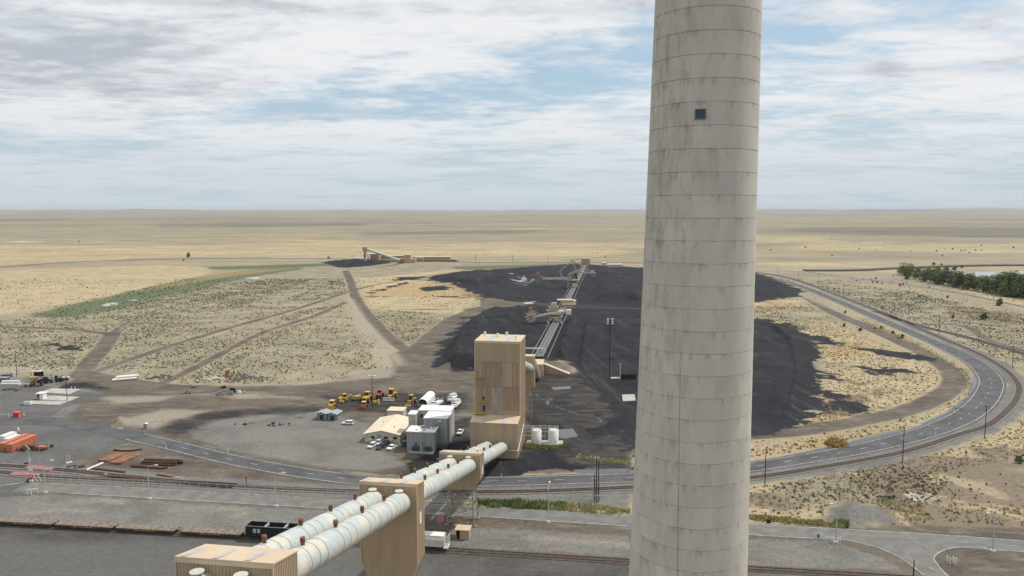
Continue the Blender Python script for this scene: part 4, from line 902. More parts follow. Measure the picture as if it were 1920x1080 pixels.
transformer(779, 847, 'left teal transformer between the grey wall and the thin fire wall'); transformer(803, 847.5, 'right teal transformer, right of the thin fire wall')
transformer(831, 842.5, 'squat teal transformer standing alone right of the concrete pad', 1.2, False); transformer(760, 838, 'teal cabinet between the office and the grey building', 1.2, False)
p = G(789, 849); single('fire_wall', MB().box(-.15, .15, 0, 6, 0, 4.2), M['grey_lt'], 'thin pale fire wall standing between two transformers', 'wall', (p.x, p.y, 0), R(-8))
# grey sheds
for i, (px, py, lab) in enumerate(((594.5, 786, 'left one of two small blue-grey sheds'), (614.5, 787, 'right one of two small blue-grey sheds, nearer the white car'))):
    p = G(px, py); t = thing('small_shed', lab, 'shed', (p.x, p.y, 0), R(-10), None)
    sm_ = M.setdefault('shed', mat('shed_wall', (0.22, 0.25, 0.27), .7, .12, 1)); sr_ = M.setdefault('shedr', mat('shed_roof', (0.30, 0.34, 0.35), .5, .1, 1))
    m_ = MB(); m_.prism([(0, 0), (4.4, 0), (4.4, 2.7), (2.2, 3.3), (0, 2.7)], 'y', 0, 4.6); m_.build('wall', sm_, t)
    r_ = MB()
    for x0, z0 in ((-.4, 2.65), (4.8, 2.65)):
        vs = [(x0, -1.3, z0), (2.2, -1.3, 3.36), (2.2, 4.9, 3.36), (x0, 4.9, z0)]; vs += [(a, b, c + .12) for a, b, c in vs]; r_.add(vs, [(0, 1, 2, 3), (7, 6, 5, 4), (0, 4, 5, 1), (1, 5, 6, 2), (2, 6, 7, 3), (3, 7, 4, 0)])
    r_.build('roof', sr_, t); MB().box(1.2, 2.8, -.05, .01, 0, 2.1).build('door', M['glass'], t); MB().box(.7, 3.1, -.5, -.02, 2.2, 2.4).build('sign_board', M['white'], t)
    MB().box(4.38, 4.44, 1.6, 2.6, 1.2, 2.0).build('window', M['glass'], t)
# tanks
slab('tank_pad', [(984, 832), (990, 826), (1056, 827), (1055, 835), (1050, 837)], M['concrete'], 'pale concrete pad with kerb under the two white tanks', 'concrete pad', .25)
for px, lab in ((1005.5, 'left white upright tank beside the tall tower'), (1037.5, 'right white upright tank, farther from the tall tower')):
    p = G(px, 831); t = thing('storage_tank', lab, 'tank', (p.x, p.y, .25))
    m_ = MB().lathe([(1.95, 0), (1.95, 4.9), (1.6, 5.15), (.4, 5.35), (.01, 5.35)], 24); m_.build('shell', M['white'], t)
    r_ = MB()
    for k in range(8):
        a = k * math.pi / 4; b_ = a + math.pi / 4; q = lambda an, z: (1.9 * math.cos(an), 1.9 * math.sin(an), z)
        r_.bar(q(a, 4.9), q(a, 6.0), .07); r_.bar(q(a, 6), q(b_, 6), .07); r_.bar(q(a, 5.5), q(b_, 5.5), .05)
    r_.build('railing', M['galv'], t); MB().bar((.6, -2.05, 0), (.9, -2.05, 1.6), .09).build('pipe', M['dark'], t)
p = G(981, 829); t = thing('pipe_rack', 'thin galvanised pipe rack running from the tall tower behind the two tanks', 'pipe rack', (p.x, p.y, 0), R(-1))
for x in (0, 4.2, 8.4, 12): MB().bar((x, 3, 0), (x, 3, 5.6), .18).build('post', M['galv'], t)
m_ = MB()
for z in (5.5, 4.6, 3.2, 1.6): m_.bar((0, 3, z), (13.5 if z > 3 else 8.4, 3, z), .16)
for z in (5.3,): m_.bar((0, 1, z), (13.0, 1, z), .14)
m_.build('pipe_run', M['galv'], t)

# ------------------------------------------------------------------ vehicles
def wheel_mb(x, y, r, w_): return MB().cyl((x, y - w_ / 2, r), (x, y + w_ / 2, r), r, n=16)
def wheels(t, xs, ys, r, w_, rim=None, rm='grey'):
    for x in xs:
        for y in ys:
            o = wheel_mb(x, y, r, w_).build('wheel', M['tyre'], t)
            s = 1 if y > 0 else -1
            MB().cyl((x, y + s * (w_ / 2 - .02), r), (x, y + s * (w_ / 2 + .02), r), r * .55, n=12).build('rim', M[rm], o)
def car(px, py, heading, label, colr, kind='suv', group='cars parked by the office'):
    p = G(px, py); t = thing('parked_car', label, 'car', (p.x, p.y, 0), R(heading), group)
    cm_ = mat('car_paint', colr, 0.3, spec=0.5)
    Ln, Wd = (4.7, 1.85)
    if kind == 'sedan': body = [(-2.35, .35), (2.35, .35), (2.38, .75), (1.2, .95), (-1.7, .98), (-2.35, .92)]; cab = [(-1.9, .95), (1.15, .95), (.45, 1.42), (-1.1, 1.42)]
    elif kind == 'suv': body = [(-2.3, .38), (2.3, .38), (2.35, .85), (1.25, 1.05), (-2.25, 1.1)]; cab = [(-2.2, 1.05), (1.2, 1.05), (.55, 1.68), (-1.9, 1.66)]
    else: body = [(-2.7, .55), (2.7, .55), (2.75, 1.05), (1.4, 1.2), (-2.7, 1.2)]; cab = [(-.5, 1.15), (1.35, 1.15), (.8, 1.8), (-.35, 1.8)]
    MB().prism(body, 'y', -Wd / 2, Wd / 2).build('body', cm_, t)
    c = MB().prism(cab, 'y', -Wd / 2 + .12, Wd / 2 - .12).build('windows', M['glass'], t)
    xs = [q[0] for q in cab]; MB().box(cab[3][0] - .03, cab[2][0] + .03, -Wd / 2 + .16, Wd / 2 - .16, cab[2][1] - .02, cab[2][1] + .06).build('roof', cm_, t)
    pl = MB()
    for s in (-1, 1):
        y = s * (Wd / 2 - .115)
        for x in (-.3,) if kind != 'suv' else (-.9, .1): pl.box(x - .05, x + .05, min(y, y + s * .02), max(y, y + s * .02), 1.0, cab[2][1])
    pl.build('door_pillar', cm_, t)
    if kind == 'pickup': MB().box(-2.6, -.6, -.78, .78, 1.1, 1.205).build('cargo_bed', M['dark'], t)
    wheels(t, (-1.42, 1.42), (-.82, .82), .35, .24)
    for y in (-.65, .65): MB().box(body[2][0] - .1, body[2][0] + .02, y - .18, y + .18, .65, .82).build('headlight', M['silver'], t)
    return t
car(652.5, 796, 176, 'white SUV parked alone on the gravel near the grey sheds', (0.78, 0.78, 0.76), 'suv', None)
car(698, 838.5, 252, 'silver white SUV, leftmost of the cars in front of the office', (0.66, 0.67, 0.66), 'suv')
car(710, 833, 258, 'white SUV half hidden behind the dark SUV by the office', (0.75, 0.75, 0.73), 'suv')
car(714, 841, 252, 'dark grey SUV between two white cars by the office', (0.035, 0.04, 0.048), 'suv')
car(721.5, 836, 252, 'black car directly behind the dark grey SUV', (0.02, 0.022, 0.025), 'suv')
car(734.5, 841.5, 250, 'low white sedan, rightmost of the cars in front of the office', (0.78, 0.78, 0.76), 'sedan')
car(863, 813.5, 262, 'white pickup truck between the grey building and the tall tower', (0.76, 0.76, 0.74), 'pickup', None)
car(794, 760.5, 255, 'silver pickup truck parked in the mouth of the white arched shelter', (0.5, 0.5, 0.5), 'pickup', None)
def truck(px, py, heading, label, boom=True, base='white'):
    p = G(px, py); t = thing('utility_truck', label, 'truck', (p.x, p.y, 0), R(heading))
    MB().prism([(2.2, .9), (4.4, .9), (4.5, 1.9), (3.9, 2.2), (3.5, 3.0), (2.2, 3.0)], 'y', -1.15, 1.15).build('cab', M['white'], t)
    MB().box(3.3, 3.75, -1.0, 1.0, 2.1, 2.75).build('windscreen', M['glass'], t)
    MB().box(-4.4, 4.3, -.5, .5, .7, .95).build('chassis', M['black'], t)
    MB().box(-4.4, 2.0, -1.2, 1.2, .95, 1.9).build('deck', M['white'], t)
    if boom:
        MB().cyl((-1.0, 0, 1.9), (-1.0, 0, 3.3), .9, .7, 14).build('turret', M['white'], t)
        m_ = MB().bar((-1, 0, 3.2), (4.2, 0, 4.2), .6); m_.bar((-3.8, -.4, 2.2), (2.5, -.6, 3.5), .3); m_.build('boom', M['white'], t)
        MB().cyl((-3.4, -1.0, 2.5), (-3.4, 1.0, 2.5), .6, n=14).build('hose_reel', M['white'], t)
    else:
        m_ = MB()
        for y in (-1.1, 1.1):
            m_.bar((-4.2, y, 2.9), (1.8, y, 2.9), .12)
            for x in (-4.2, -1.2, 1.8): m_.bar((x, y, 1.9), (x, y, 2.9), .1)
        m_.build('rack', M['white'], t)
    MB().box(4.4, 4.65, -1.1, 1.1, .5, .95).build('bumper', M['orange'] if not boom else M['black'], t)
    wheels(t, (-3.2, -2.0, 3.2), (-1.0, 1.0), .52, .4)
truck(855, 763, 258, 'nearer white boom truck at the right end of the machine row', True)
truck(848, 752, 258, 'farther white boom truck behind the other one at the right end', True)
truck(819, 762, 250, 'white flatbed truck with red bumper right of the arched shelter', False)
# white arched shelter
p = G(798, 765); t = thing('arched_shelter', 'long white arched fabric shelter open at the front in the machine row', 'shelter', (p.x - 1.5, p.y + 1.0, 0), R(-8))
arc = [(2.1 * math.cos(a), 2.1 + 1.7 * math.sin(a)) for a in np.linspace(0, math.pi, 11)]; arc = [(2.1, .0)] + arc + [(-2.1, 0)]
m_ = MB(); k = len(arc); vs = [(x, 0, z) for x, z in arc] + [(x, 15, z) for x, z in arc] + [(x * .96, 0.02, z * .965) for x, z in arc] + [(x * .96, 14.9, z * .965) for x, z in arc]
m_.add(vs, [(i, i + 1, k + i + 1, k + i) for i in range(k - 1)] + [(2 * k + i + 1, 2 * k + i, 3 * k + i, 3 * k + i + 1) for i in range(k - 1)] + [(i + 1, i, 2 * k + i, 2 * k + i + 1) for i in range(k - 1)], False)
m_.build('cover', mat('white_fabric', (0.80, 0.79, 0.76), .6), t); MB().prism(arc[::-1], 'y', 14.9, 15.0).build('end_wall', M['white'], t)
# heavy machines; +x is forward
def machine(px, py, heading, label, kind, cat, m='yellow', s=1.0):
    p = G(px, py); t = thing(kind, label, cat, (p.x, p.y, 0), R(heading)); Y_ = M[m]; t.scale = (s, s, s)
    if kind in ('wheel_dozer', 'wheel_loader'):
        MB().prism([(-3.6, 1.0), (.2, 1.0), (.2, 2.5), (-.4, 2.9), (-3.2, 2.5), (-3.7, 2.2)], 'y', -1.0, 1.0).build('engine_hood', Y_, t)
        MB().box(.2, 3.0, -.75, .75, 1.0, 2.1).build('front_frame', Y_, t)
        MB().prism([(-.9, 2.4), (.9, 2.4), (.8, 4.1), (-.8, 4.1)], 'y', -.85, .85).build('cab_glass', M['glass'], t)
        c = MB().box(-1.1, 1.1, -1.05, 1.05, 4.1, 4.35)
        for a in (-.95, .85):
            for b_ in (-.9, .8): c.box(a, a + .12, b_, b_ + .12, 2.4, 4.1)
        c.build('cab_roof', Y_, t)
        MB().cyl((-2.2, .5, 2.6), (-2.2, .5, 3.9), .12).build('exhaust', M['black'], t); MB().box(-3.75, -3.6, -.7, .7, 1.2, 2.1).build('grille', M['black'], t)
        for y in (-1.25, 1.25): MB().box(-2.9, -1.1, y - .4, y + .4, 2.1, 2.25).build('fender', Y_, t)
        wheels(t, (-2.1, 2.1), (-1.35, 1.35), 1.05, .8, rm=m)
        if kind == 'wheel_dozer':
            MB().prism([(4.0, .1), (4.35, .25), (4.2, .8), (4.35, 1.6), (4.1, 1.6), (3.95, .8)], 'y', -2.4, 2.4).build('blade', M['silver'] if s > 1.05 else Y_, t)
            m_ = MB().bar((2.4, -1.0, 1.2), (4.1, -1.0, .6), .3); m_.bar((2.4, 1.0, 1.2), (4.1, 1.0, .6), .3); m_.build('push_arm', Y_, t)
        else:
            MB().prism([(3.6, .15), (5.0, .1), (4.9, .35), (4.0, .5), (3.9, 1.5), (3.6, 1.3)], 'y', -1.6, 1.6).build('bucket', M['dirty'], t)
            m_ = MB().bar((1.6, -.7, 2.0), (3.8, -.7, 1.0), .35); m_.bar((1.6, .7, 2.0), (3.8, .7, 1.0), .35); m_.build('lift_arm', Y_, t)
    if kind == 'crawler_dozer':
        for y in (-1.3, 1.3):
            MB().prism([(-2.6, .5), (-2.2, .05), (2.0, .05), (2.5, .5), (2.3, 1.0), (-.6, 1.5), (-2.4, 1.1)], 'y', y - .33, y + .33).build('track', M['black'], t)
        MB().prism([(-2.0, .8), (2.2, .8), (2.2, 1.9), (-.2, 2.1), (-2.0, 2.0)], 'y', -.9, .9).build('hull', Y_, t)
        MB().prism([(-1.6, 2.0), (.1, 2.0), (.0, 3.2), (-1.5, 3.2)], 'y', -.75, .75).build('cab_glass', M['glass'], t)
        c = MB().box(-1.8, .3, -1.0, 1.0, 3.2, 3.4)
        for a in (-1.65, 0.0):
            for b_ in (-.85, .75): c.box(a, a + .12, b_, b_ + .12, 2.0, 3.2)
        c.build('cab_roof', mat('pale_yellow', (0.70, 0.55, 0.2), .5), t); MB().cyl((1.1, .5, 2.0), (1.1, .5, 3.0), .1).build('exhaust', M['black'], t)
        MB().prism([(2.9, .1), (3.2, .2), (3.0, .7), (3.2, 1.3), (2.9, 1.3)], 'y', -1.9, 1.9).build('blade', Y_, t)
        m_ = MB().bar((.2, -1.75, .7), (3.0, -1.75, .5), .2); m_.bar((.2, 1.75, .7), (3.0, 1.75, .5), .2); m_.build('push_arm', Y_, t)
    if kind == 'scraper':
        MB().prism([(1.2, 1.0), (5.2, 1.0), (5.2, 2.2), (4.2, 2.6), (1.2, 2.4)], 'y', -1.3, 1.3).build('tractor_body', Y_, t)
        MB().prism([(1.6, 2.4), (3.1, 2.4), (3.0, 3.8), (1.7, 3.8)], 'y', -.8, .8).build('cab_glass', M['glass'], t)
        MB().box(1.4, 3.3, -.95, .95, 3.8, 4.0).build('cab_roof', Y_, t); MB().box(5.2, 5.3, -.6, .6, 1.2, 2.0).build('grille', M['black'], t)
        m_ = MB().bar((1.4, 0, 2.3), (-1.0, 0, 2.9), .5); m_.bar((-1.0, -1.4, 2.9), (-1.0, 1.4, 2.9), .4); m_.bar((-1, -1.4, 2.9), (-4.0, -1.4, 1.4), .3); m_.bar((-1, 1.4, 2.9), (-4, 1.4, 1.4), .3); m_.build('gooseneck', Y_, t)
        MB().prism([(-6.2, .6), (-2.0, .4), (-1.6, 1.0), (-2.2, 2.0), (-6.0, 2.2)], 'y', -1.4, 1.4).build('bowl', M['dirty'], t)
        wheels(t, (-6.6, 3.4), (-1.4, 1.4), 1.0, .8, rm='dirty')
    return t
machine(622, 765, 262, 'small yellow crawler dozer with pale canopy, leftmost of the machine row', 'crawler_dozer', 'dozer', 'yellow', 1.0)
machine(655, 752, 215, 'yellow scraper with long dusty bowl behind it', 'scraper', 'scraper', 'yellow', 0.95)
machine(689, 752, 80, 'largest bright yellow wheel dozer standing left of the tall lamp pole', 'wheel_dozer', 'wheel dozer', 'yellow', 1.04)
machine(682, 766, 268, 'small orange-red crawler machine in front of the largest yellow dozer', 'crawler_dozer', 'crawler machine', 'orange', 0.9)
machine(712, 745, 80, 'rusty orange scraper bowl machine right of the lamp pole', 'wheel_loader', 'loader', 'orange', 0.85)
machine(734, 748, 262, 'yellow wheel dozer with wide silver blade', 'wheel_dozer', 'wheel dozer', 'yellow', 1.12)
machine(771, 757, 255, 'dusty brown-yellow wheel loader left of the white arched shelter', 'wheel_loader', 'loader', 'dirty', 0.95)
p = G(704, 759); t = thing('fuel_tank', 'small yellow skid tank by the foot of the yard lamp pole', 'fuel tank', (p.x, p.y, 0), R(-6)); MB().box(-1.6, 1.0, 0, 1.4, .3, 1.6).build('tank', M['dirty'], t); MB().box(1.0, 1.5, 0, 1.4, 0, 2.4).build('end_frame', M['yellow'], t)
p = G(640, 758); t = thing('small_generator', 'small dusty wheeled generator below the yellow scraper', 'generator', (p.x, p.y, 0), R(0)); MB().box(-.9, .9, 0, 1.2, .5, 1.5).build('housing', M['dirty'], t); wheels(t, (0,), (0.1, 1.1), .35, .2)

# ------------------------------------------------------------------ poles
def height(px, py, ytop):
    g = G(px, py); return AT(px, ytop, g.y).z
def lamp(px, py, ytop, label, arm=2.2, direc=1.0, ang=0.0):
    g = G(px, py); h = AT(px, ytop, g.y).z; t = thing('street_lamp', label, 'street lamp', (g.x, g.y, 0), R(ang), 'street lamps along the service road')
    MB().cyl((0, 0, 0), (0, 0, .35), .75, .7, 14).build('base', M['concrete'], t)
    m_ = MB().cyl((0, 0, .3), (0, 0, h - 1.0), .16, .10, 10); m_.build('pole', M['galv'], t)
    a = MB(); pts = [(0, 0, h - 1.05), (.35 * direc, 0, h - .45), (1.0 * direc, 0, h - .15), (arm * direc, 0, h)]
    for u_, v_ in zip(pts, pts[1:]): a.cyl(u_, v_, .08, n=8)
    a.build('arm', M['galv'], t)
    MB().box(min(arm * direc, (arm + .9) * direc), max(arm * direc, (arm + .9) * direc), -.2, .2, h - .12, h + .1).build('lamp_head', M['white'], t)
lamp(85.3, 924, 863, 'galvanised street lamp beside the red crossing panels, leftmost on the service road', ang=0)
lamp(280, 935.5, 872, 'galvanised street lamp second from the left on the service road')
lamp(517.5, 949.5, 886, 'galvanised street lamp third from the left on the service road, left of the hopper car')
lamp(1028, 979, 910, 'galvanised street lamp between the steel trestle and the chimney stack', ang=80)
lamp(1567, 1017, 944, 'galvanised street lamp with white posts round its foot', direc=-1.0, arm=1.2)
lamp(1861.5, 1034, 961, 'galvanised street lamp farthest right, at the road fork', direc=-1.0, arm=1.4)
def wpole(px, py, ytop, label, arms=1, r=.17, group='wooden utility poles', name='utility_pole'):
    g = G(px, py); h = AT(px, ytop, g.y).z; t = thing(name, label, 'utility pole', (g.x, g.y, 0), R(rnd(-25, 25) if arms else 0), group)
    MB().cyl((0, 0, 0), (0, 0, h), r, r * .7, 8).build('pole', M['wood'], t)
    for k in range(arms):
        m_ = MB().box(-1.2, 1.2, -.3, -.17, h - .6 - k * 1.1, h - .42 - k * 1.1); c = m_.build('crossarm', M['wood'], t)
        for x in (-1.1, -.5, .5, 1.1): MB().cyl((x, -.23, h - .42 - k * 1.1), (x, -.23, h - .15 - k * 1.1), .07, n=6).build('insulator', M['grey'], c)
    return t
WP = [(1457.6, 519, 501), (1497, 526, 509), (1535, 534.6, 515), (1551.3, 542, 524), (1581, 555.5, 533), (1615, 569.5, 548), (1655, 585, 559), (1702, 605, 571), (1760.6, 627, 591), (1834, 655, 620), (1898, 689, 648), (1846, 822, 760), (1692, 868.5, 801), (1434, 911, 839), (1712.5, 1080, 1049)]
WPL = ['wooden pole closest to the stack on the far road curve'] + [ORD[k] + ' wooden pole along the far road curve, counting away from the stack' for k in range(1, 11)] + \
      ['tall wooden pole on the outside of the tight rail bend', 'wooden pole between the rail bend and the dry grass, middle of three near ones', 'wooden pole just right of the chimney stack beside the rails', 'short wooden pole beside the bottom junction']
WO = [wpole(*a, l, 0 if i > 11 else 1, group='wooden poles along the outer rail curve') for i, (a, l) in enumerate(zip(WP, WPL))]
for (px, py, yt, lab) in ((961.5, 491, 477, 'left one of two far poles behind the coal yard'), (1027.6, 492, 479, 'right one of two far poles behind the coal yard'), (663, 489, 477, 'dark pole left of the far unloading tower'),
                          (821, 481, 475, 'tiny far pole behind the long unloading shed'), (891.5, 489.5, 476, 'far pole right of the long unloading shed')):
    wpole(px, py, yt, lab, 0, .3, 'far poles by the unloading station')
for (px, py, yt, lab) in ((1118, 940, 858, 'taller left pole of the tied pair beside the stack'), (1122, 941, 864, 'right pole of the tied pair beside the stack'), (1114.5, 937, 890, 'short pole at the left of the tied pair')):
    t = wpole(px, py, yt, lab, 0, .2, 'tied utility poles')
    h = AT(px, yt, G(px, py).y).z
    for k in range(3):
        MB().bar((-.7, -.2, h - 3 - k * 1.6), (.9, -.2, h - 3.4 - k * 1.6), .12).build('crossarm', M['grey'], t)
    MB().box(-.35, .35, -.5, -.1, 1.0, 2.2).build('meter_box', M['grey'], t)
def flood(px, py, ytop, label, r=.25, heads=4, m='wood'):
    g = G(px, py); h = AT(px, ytop, g.y).z; t = thing('floodlight_pole', label, 'floodlight pole', (g.x, g.y, 0))
    MB().cyl((0, 0, 0), (0, 0, h), r, r * .6, 10).build('pole', M[m], t)
    for k in range(heads):
        x = (k % 2) * 2.4 - 1.2; z = h - .3 - (k // 2) * 1.2
        MB().box(x - .55, x + .55, -.5, .2, z, z + .6).build('floodlight', M['white'], t)
    MB().bar((-1.5, 0, h - .3), (1.5, 0, h - .3), .12).build('crossbar', M['galv'], t)
flood(1142.5, 707, 598, 'very tall floodlight pole standing on the coal left of the stack', .3, 6)
flood(698.5, 765, 705, 'dark twin headed lamp pole standing among the yellow machines', .2, 2)
flood(32, 708, 657, 'dark twin headed lamp pole at the left edge lot', .16, 2)
flood(126, 751.5, 707, 'lamp pole with side arms standing on the pale concrete wash pads', .16, 2)
# tied wires between the outer poles
wm_ = mat('wire', (0.03, 0.03, 0.03), .6)
for i in range(len(WP) - 2):
    if i == 10: continue
    a, b_ = WO[i].location, WO[i + 1].location
    ha = AT(WP[i][0], WP[i][2], a.y).z - .3; hb_ = AT(WP[i + 1][0], WP[i + 1][2], b_.y).z - .3
    m_ = MB(); pts = [Vector((a.x, a.y, ha)).lerp(Vector((b_.x, b_.y, hb_)), s) - Vector((0, 0, 1.2 * 4 * s * (1 - s))) for s in np.linspace(0, 1, 7)]
    pts = [q_ - a for q_ in pts]
    for u_, v_ in zip(pts, pts[1:]): m_.cyl(u_, v_, .03, n=4, caps=False)
    single('power_line', m_, wm_, 'thin dark wire hanging from the ' + ['first', 'second', 'third', 'fourth', 'fifth', 'sixth', 'seventh', 'eighth', 'ninth', 'tenth', 'eleventh', 'twelfth', 'thirteenth'][i] + ' pole of the outer curve to the next', 'wire', a, 0, 'wires on the outer pole line')
# delineators
DL = [(311.5, 843), (427, 850), (1065, 893), (1182, 888), (1407, 864), (1529, 839), (1741, 800), (1736, 778), (1507, 542), (1531, 553.5), (1588, 577), (1626, 586), (1631, 595), (1670, 603), (1676, 617), (1724, 627), (1738, 643), (1790, 655), (1799, 674), (1852, 686), (1761, 789), (1560, 864), (1619, 834), (1754, 817), (1566, 867), (56, 866), (940, 897)]
DL = sorted(DL)
proto = None
for i, (px, py) in enumerate(DL):
    g = G(px, py); lab = 'white marker post beside the loop road, ' + ORD[i] + ' from the left'
    if proto is None:
        proto = thing('marker_post', lab, 'marker post', (g.x, g.y, 0), 0, 'marker posts along the loop road'); MB().box(-.12, .12, -.08, .08, 0, 1.5).build('post', M['white'], proto); MB().box(-.13, .13, -.09, .09, 1.5, 1.75).build('reflector', M['galv'], proto)
    else: dup(proto, (g.x, g.y, 0), 0, lab)

# ------------------------------------------------------------------ fences
fmesh = bpy.data.materials.new('chain_link'); fmesh.use_nodes = True; nt = fmesh.node_tree; b = nt.nodes['Principled BSDF']; b.inputs['Base Color'].default_value = (.32, .32, .30, 1); b.inputs['Alpha'].default_value = 0.07
def fence(pts, label, step=3.0, h=2.4, top=True, pm='galv'):
    l_ = resample(gl(pts, 6), step); o = Vector((l_[0][0], l_[0][1], 0)); t = thing('chain_link_fence', label, 'fence', o)
    q = [Vector((x, y, 0)) - o for x, y in l_]
    for a in q[:100]:
        m_ = MB().cyl(a, a + Vector((0, 0, h)), .05, n=6); m_.bar(a + Vector((0, 0, h)), a + Vector((-.1, -.35, h + .35)), .07); m_.build('post', M[pm], t)
    if len(q) > 100:
        m_ = MB()
        for a in q[100:]: m_.cyl(a, a + Vector((0, 0, h)), .05, n=4)
        m_.build('far_posts', M[pm], t)['kind'] = 'stuff'
    m_ = MB(); w_ = MB()
    for a, b_ in zip(q, q[1:]):
        m_.bar(a + Vector((0, 0, h)), b_ + Vector((0, 0, h)), .05)
        for dz in (.15, .3): m_.bar(a + Vector((-.05, -.2, h + dz)), b_ + Vector((-.05, -.2, h + dz)), .02)
        w_.add([a, b_, b_ + Vector((0, 0, h)), a + Vector((0, 0, h))], [(0, 1, 2, 3)])
    m_.build('rail', M[pm], t); w_.build('mesh', fmesh, t)
fence([(83, 905), (207, 911), (340, 918), (500, 927), (680, 937), (830, 945)], 'long chain link fence between the rails and the service road, left of the conveyor')
fence([(890, 946), (960, 944), (1060, 944), (1190, 945)], 'chain link fence above the green weeds between trestle and stack')
fence([(1405, 950), (1480, 943), (1560, 935), (1620, 918), (1700, 895), (1790, 873), (1920, 833), (2040, 790)], 'rusty fence crossing the dry grass right of the stack', 3.2, 2.2, pm='steel')

# ------------------------------------------------------------------ railway cars on the bottom track
lt = resample(gl(RAILB, 10), 1.0)
pxs = lt[:, 0] / lt[:, 1]
def on_track(px):
    i = int(np.argmin(np.abs(lt[:, 0] / (lt[:, 1] * CP + H * SP) * 1400 + 960 - px))); a, b_ = lt[max(i - 3, 0)], lt[min(i + 3, len(lt) - 1)]
    return Vector((lt[i][0], lt[i][1], 0)), math.atan2(b_[1] - a[1], b_[0] - a[0])
M['deck'] = mat('worn_deck_planks', (0.235, 0.195, 0.155), .85, col2=(0.14, 0.10, 0.075), vscale=1.2)
M['rustframe'] = mat('rusty_frame', (0.07, 0.042, 0.03), .8, .3, 1)
def bogie(t, x):
    b_ = MB().box(x - 1.4, x + 1.4, -1.1, 1.1, .5, .8).build('bogie', M['rustframe'], t)
    for dx in (-.9, .9):
        for y in (-.78, .78): MB().cyl((x + dx, y - .07, .75), (x + dx, y + .07, .75), .42, n=12).build('wheel', M['black'], b_)
def flatcar(px, ln, label, first=[None]):
    p, a = on_track(px)
    if first[0]: return dup(first[0], p, a, label)
    t = thing('flat_wagon', label, 'railway flatcar', p, a, 'flatcars standing on the bottom track'); first[0] = t
    MB().box(-ln / 2, ln / 2, -1.5, 1.5, 1.25, 1.42).build('deck', M['deck'], t)
    f = MB().box(-ln / 2, ln / 2, -1.52, -1.38, .7, 1.25); f.box(-ln / 2, ln / 2, 1.38, 1.52, .95, 1.25); f.box(-ln / 2, ln / 2, -.3, .3, .8, 1.25); f.box(-ln / 2 - .5, ln / 2 + .5, -.12, .12, .85, 1.1); f.build('frame', M['rustframe'], t)
    k = MB()
    for i in range(14): x = -ln / 2 + .6 + i * (ln - 1.2) / 13; k.box(x - .06, x + .06, -1.6, -1.5, 1.1, 1.5)
    k.build('stake_pocket', M['rustframe'], t); MB().box(-ln / 6, ln / 6, -1.54, -1.525, 1.0, 1.2).build('yellow_stripe', M['dirty'], t)
    pbm = mat('pale_boards', (0.235, 0.21, 0.18), .85, .2, 2)
    for i in range(7): x = -ln / 2 + 1 + i * 2.3 + (i % 3) * .3; MB().box(x, x + .6 + .2 * (i % 2), -1.3 + .3 * (i % 3), 1.3 - .2 * (i % 2), 1.422, 1.47).build('board', pbm, t)
    for x in (-ln / 2 + 2.4, ln / 2 - 2.4): bogie(t, x)
flatcar(50, 17.2, 'leftmost weathered flatcar on the bottom track'); flatcar(163, 17.2, 'second flatcar from the left edge'); flatcar(280, 17.2, 'third flatcar from the left edge, with loose boards'); flatcar(401, 17.2, 'flatcar coupled next to the black hopper car'); flatcar(-66, 17.2, 'flatcar mostly outside the left edge')
p, a = on_track(520); t = thing('hopper_wagon', 'black open hopper car with three bays half hidden by the conveyor tubes', 'railway hopper car', p, a)
hl = 8.0; m_ = MB()
for y0, y1 in ((-1.6, -1.5), (1.5, 1.6)): m_.box(-hl, hl, y0, y1, 1.3, 4.0)
for x0, x1 in ((-hl, -hl + .1), (hl - .1, hl)): m_.box(x0, x1, -1.5, 1.5, 1.6, 4.0)
for k in range(12): x = -hl + .1 + k * 1.43; m_.box(x, x + .12, -1.68, -1.6, 1.3, 3.9); m_.box(x, x + .12, 1.6, 1.68, 1.3, 3.9)
m_.build('body', M['black'], t); m_ = MB().box(-hl - .05, hl + .05, -1.7, -1.55, 4.0, 4.12); m_.box(-hl - .05, hl + .05, 1.55, 1.7, 4.0, 4.12); m_.box(-hl - .05, -hl + .1, -1.55, 1.55, 4.0, 4.12); m_.box(hl - .1, hl + .05, -1.55, 1.55, 4.0, 4.12); m_.build('rim', M['grey'], t)
MB().box(-hl + .1, hl - .1, -1.5, 1.5, 2.0, 2.2).build('floor', M['dark'], t)
for x in (-2.9, 2.5): MB().box(x, x + .3, -1.5, 1.5, 3.4, 3.98).build('divider', M['galv'], t)
m_ = MB().box(-5.8, -4.9, -1.72, -1.69, 2.3, 3.4); m_.build('marking_panel', M['galv'], t); MB().box(-4.6, -3.8, -1.72, -1.69, 2.3, 3.4).build('marking_panel', M['galv'], t)
for x in (-6, 6): bogie(t, x)
p, a = on_track(796); t = thing('covered_wagon', 'dirty cream covered wagon showing its right end beside the conveyor house', 'railway wagon', p, a)
cr = mat('dirty_cream', (0.60, 0.57, 0.49), .6, .12, .8); MB().prism([(-1.5, 1.4), (1.5, 1.4), (1.65, 3.4), (1.2, 4.2), (-1.2, 4.2), (-1.65, 3.4)], 'x', -6.5, 5.8).build('body', cr, t)
m_ = MB()
for x in (5.9, 6.9):
    for y in (-1.4, 1.4): m_.bar((x, y, 1.1), (x, y, 4.0), .12)
for z in (1.3, 2.2, 3.1, 4.0): m_.bar((6.9, -1.4, z), (6.9, 1.4, z), .1); m_.bar((5.9, -1.4, z), (6.9, -1.4, z), .1)
m_.box(5.8, 7.0, -1.5, 1.5, 1.0, 1.15); m_.build('end_frame', cr, t); m_ = MB().box(-6.5, 5.8, -1.3, 1.3, 4.2, 4.28); m_.build('roof_walk', M['white'], t)
bogie(t, -4.6); bogie(t, 4.6)
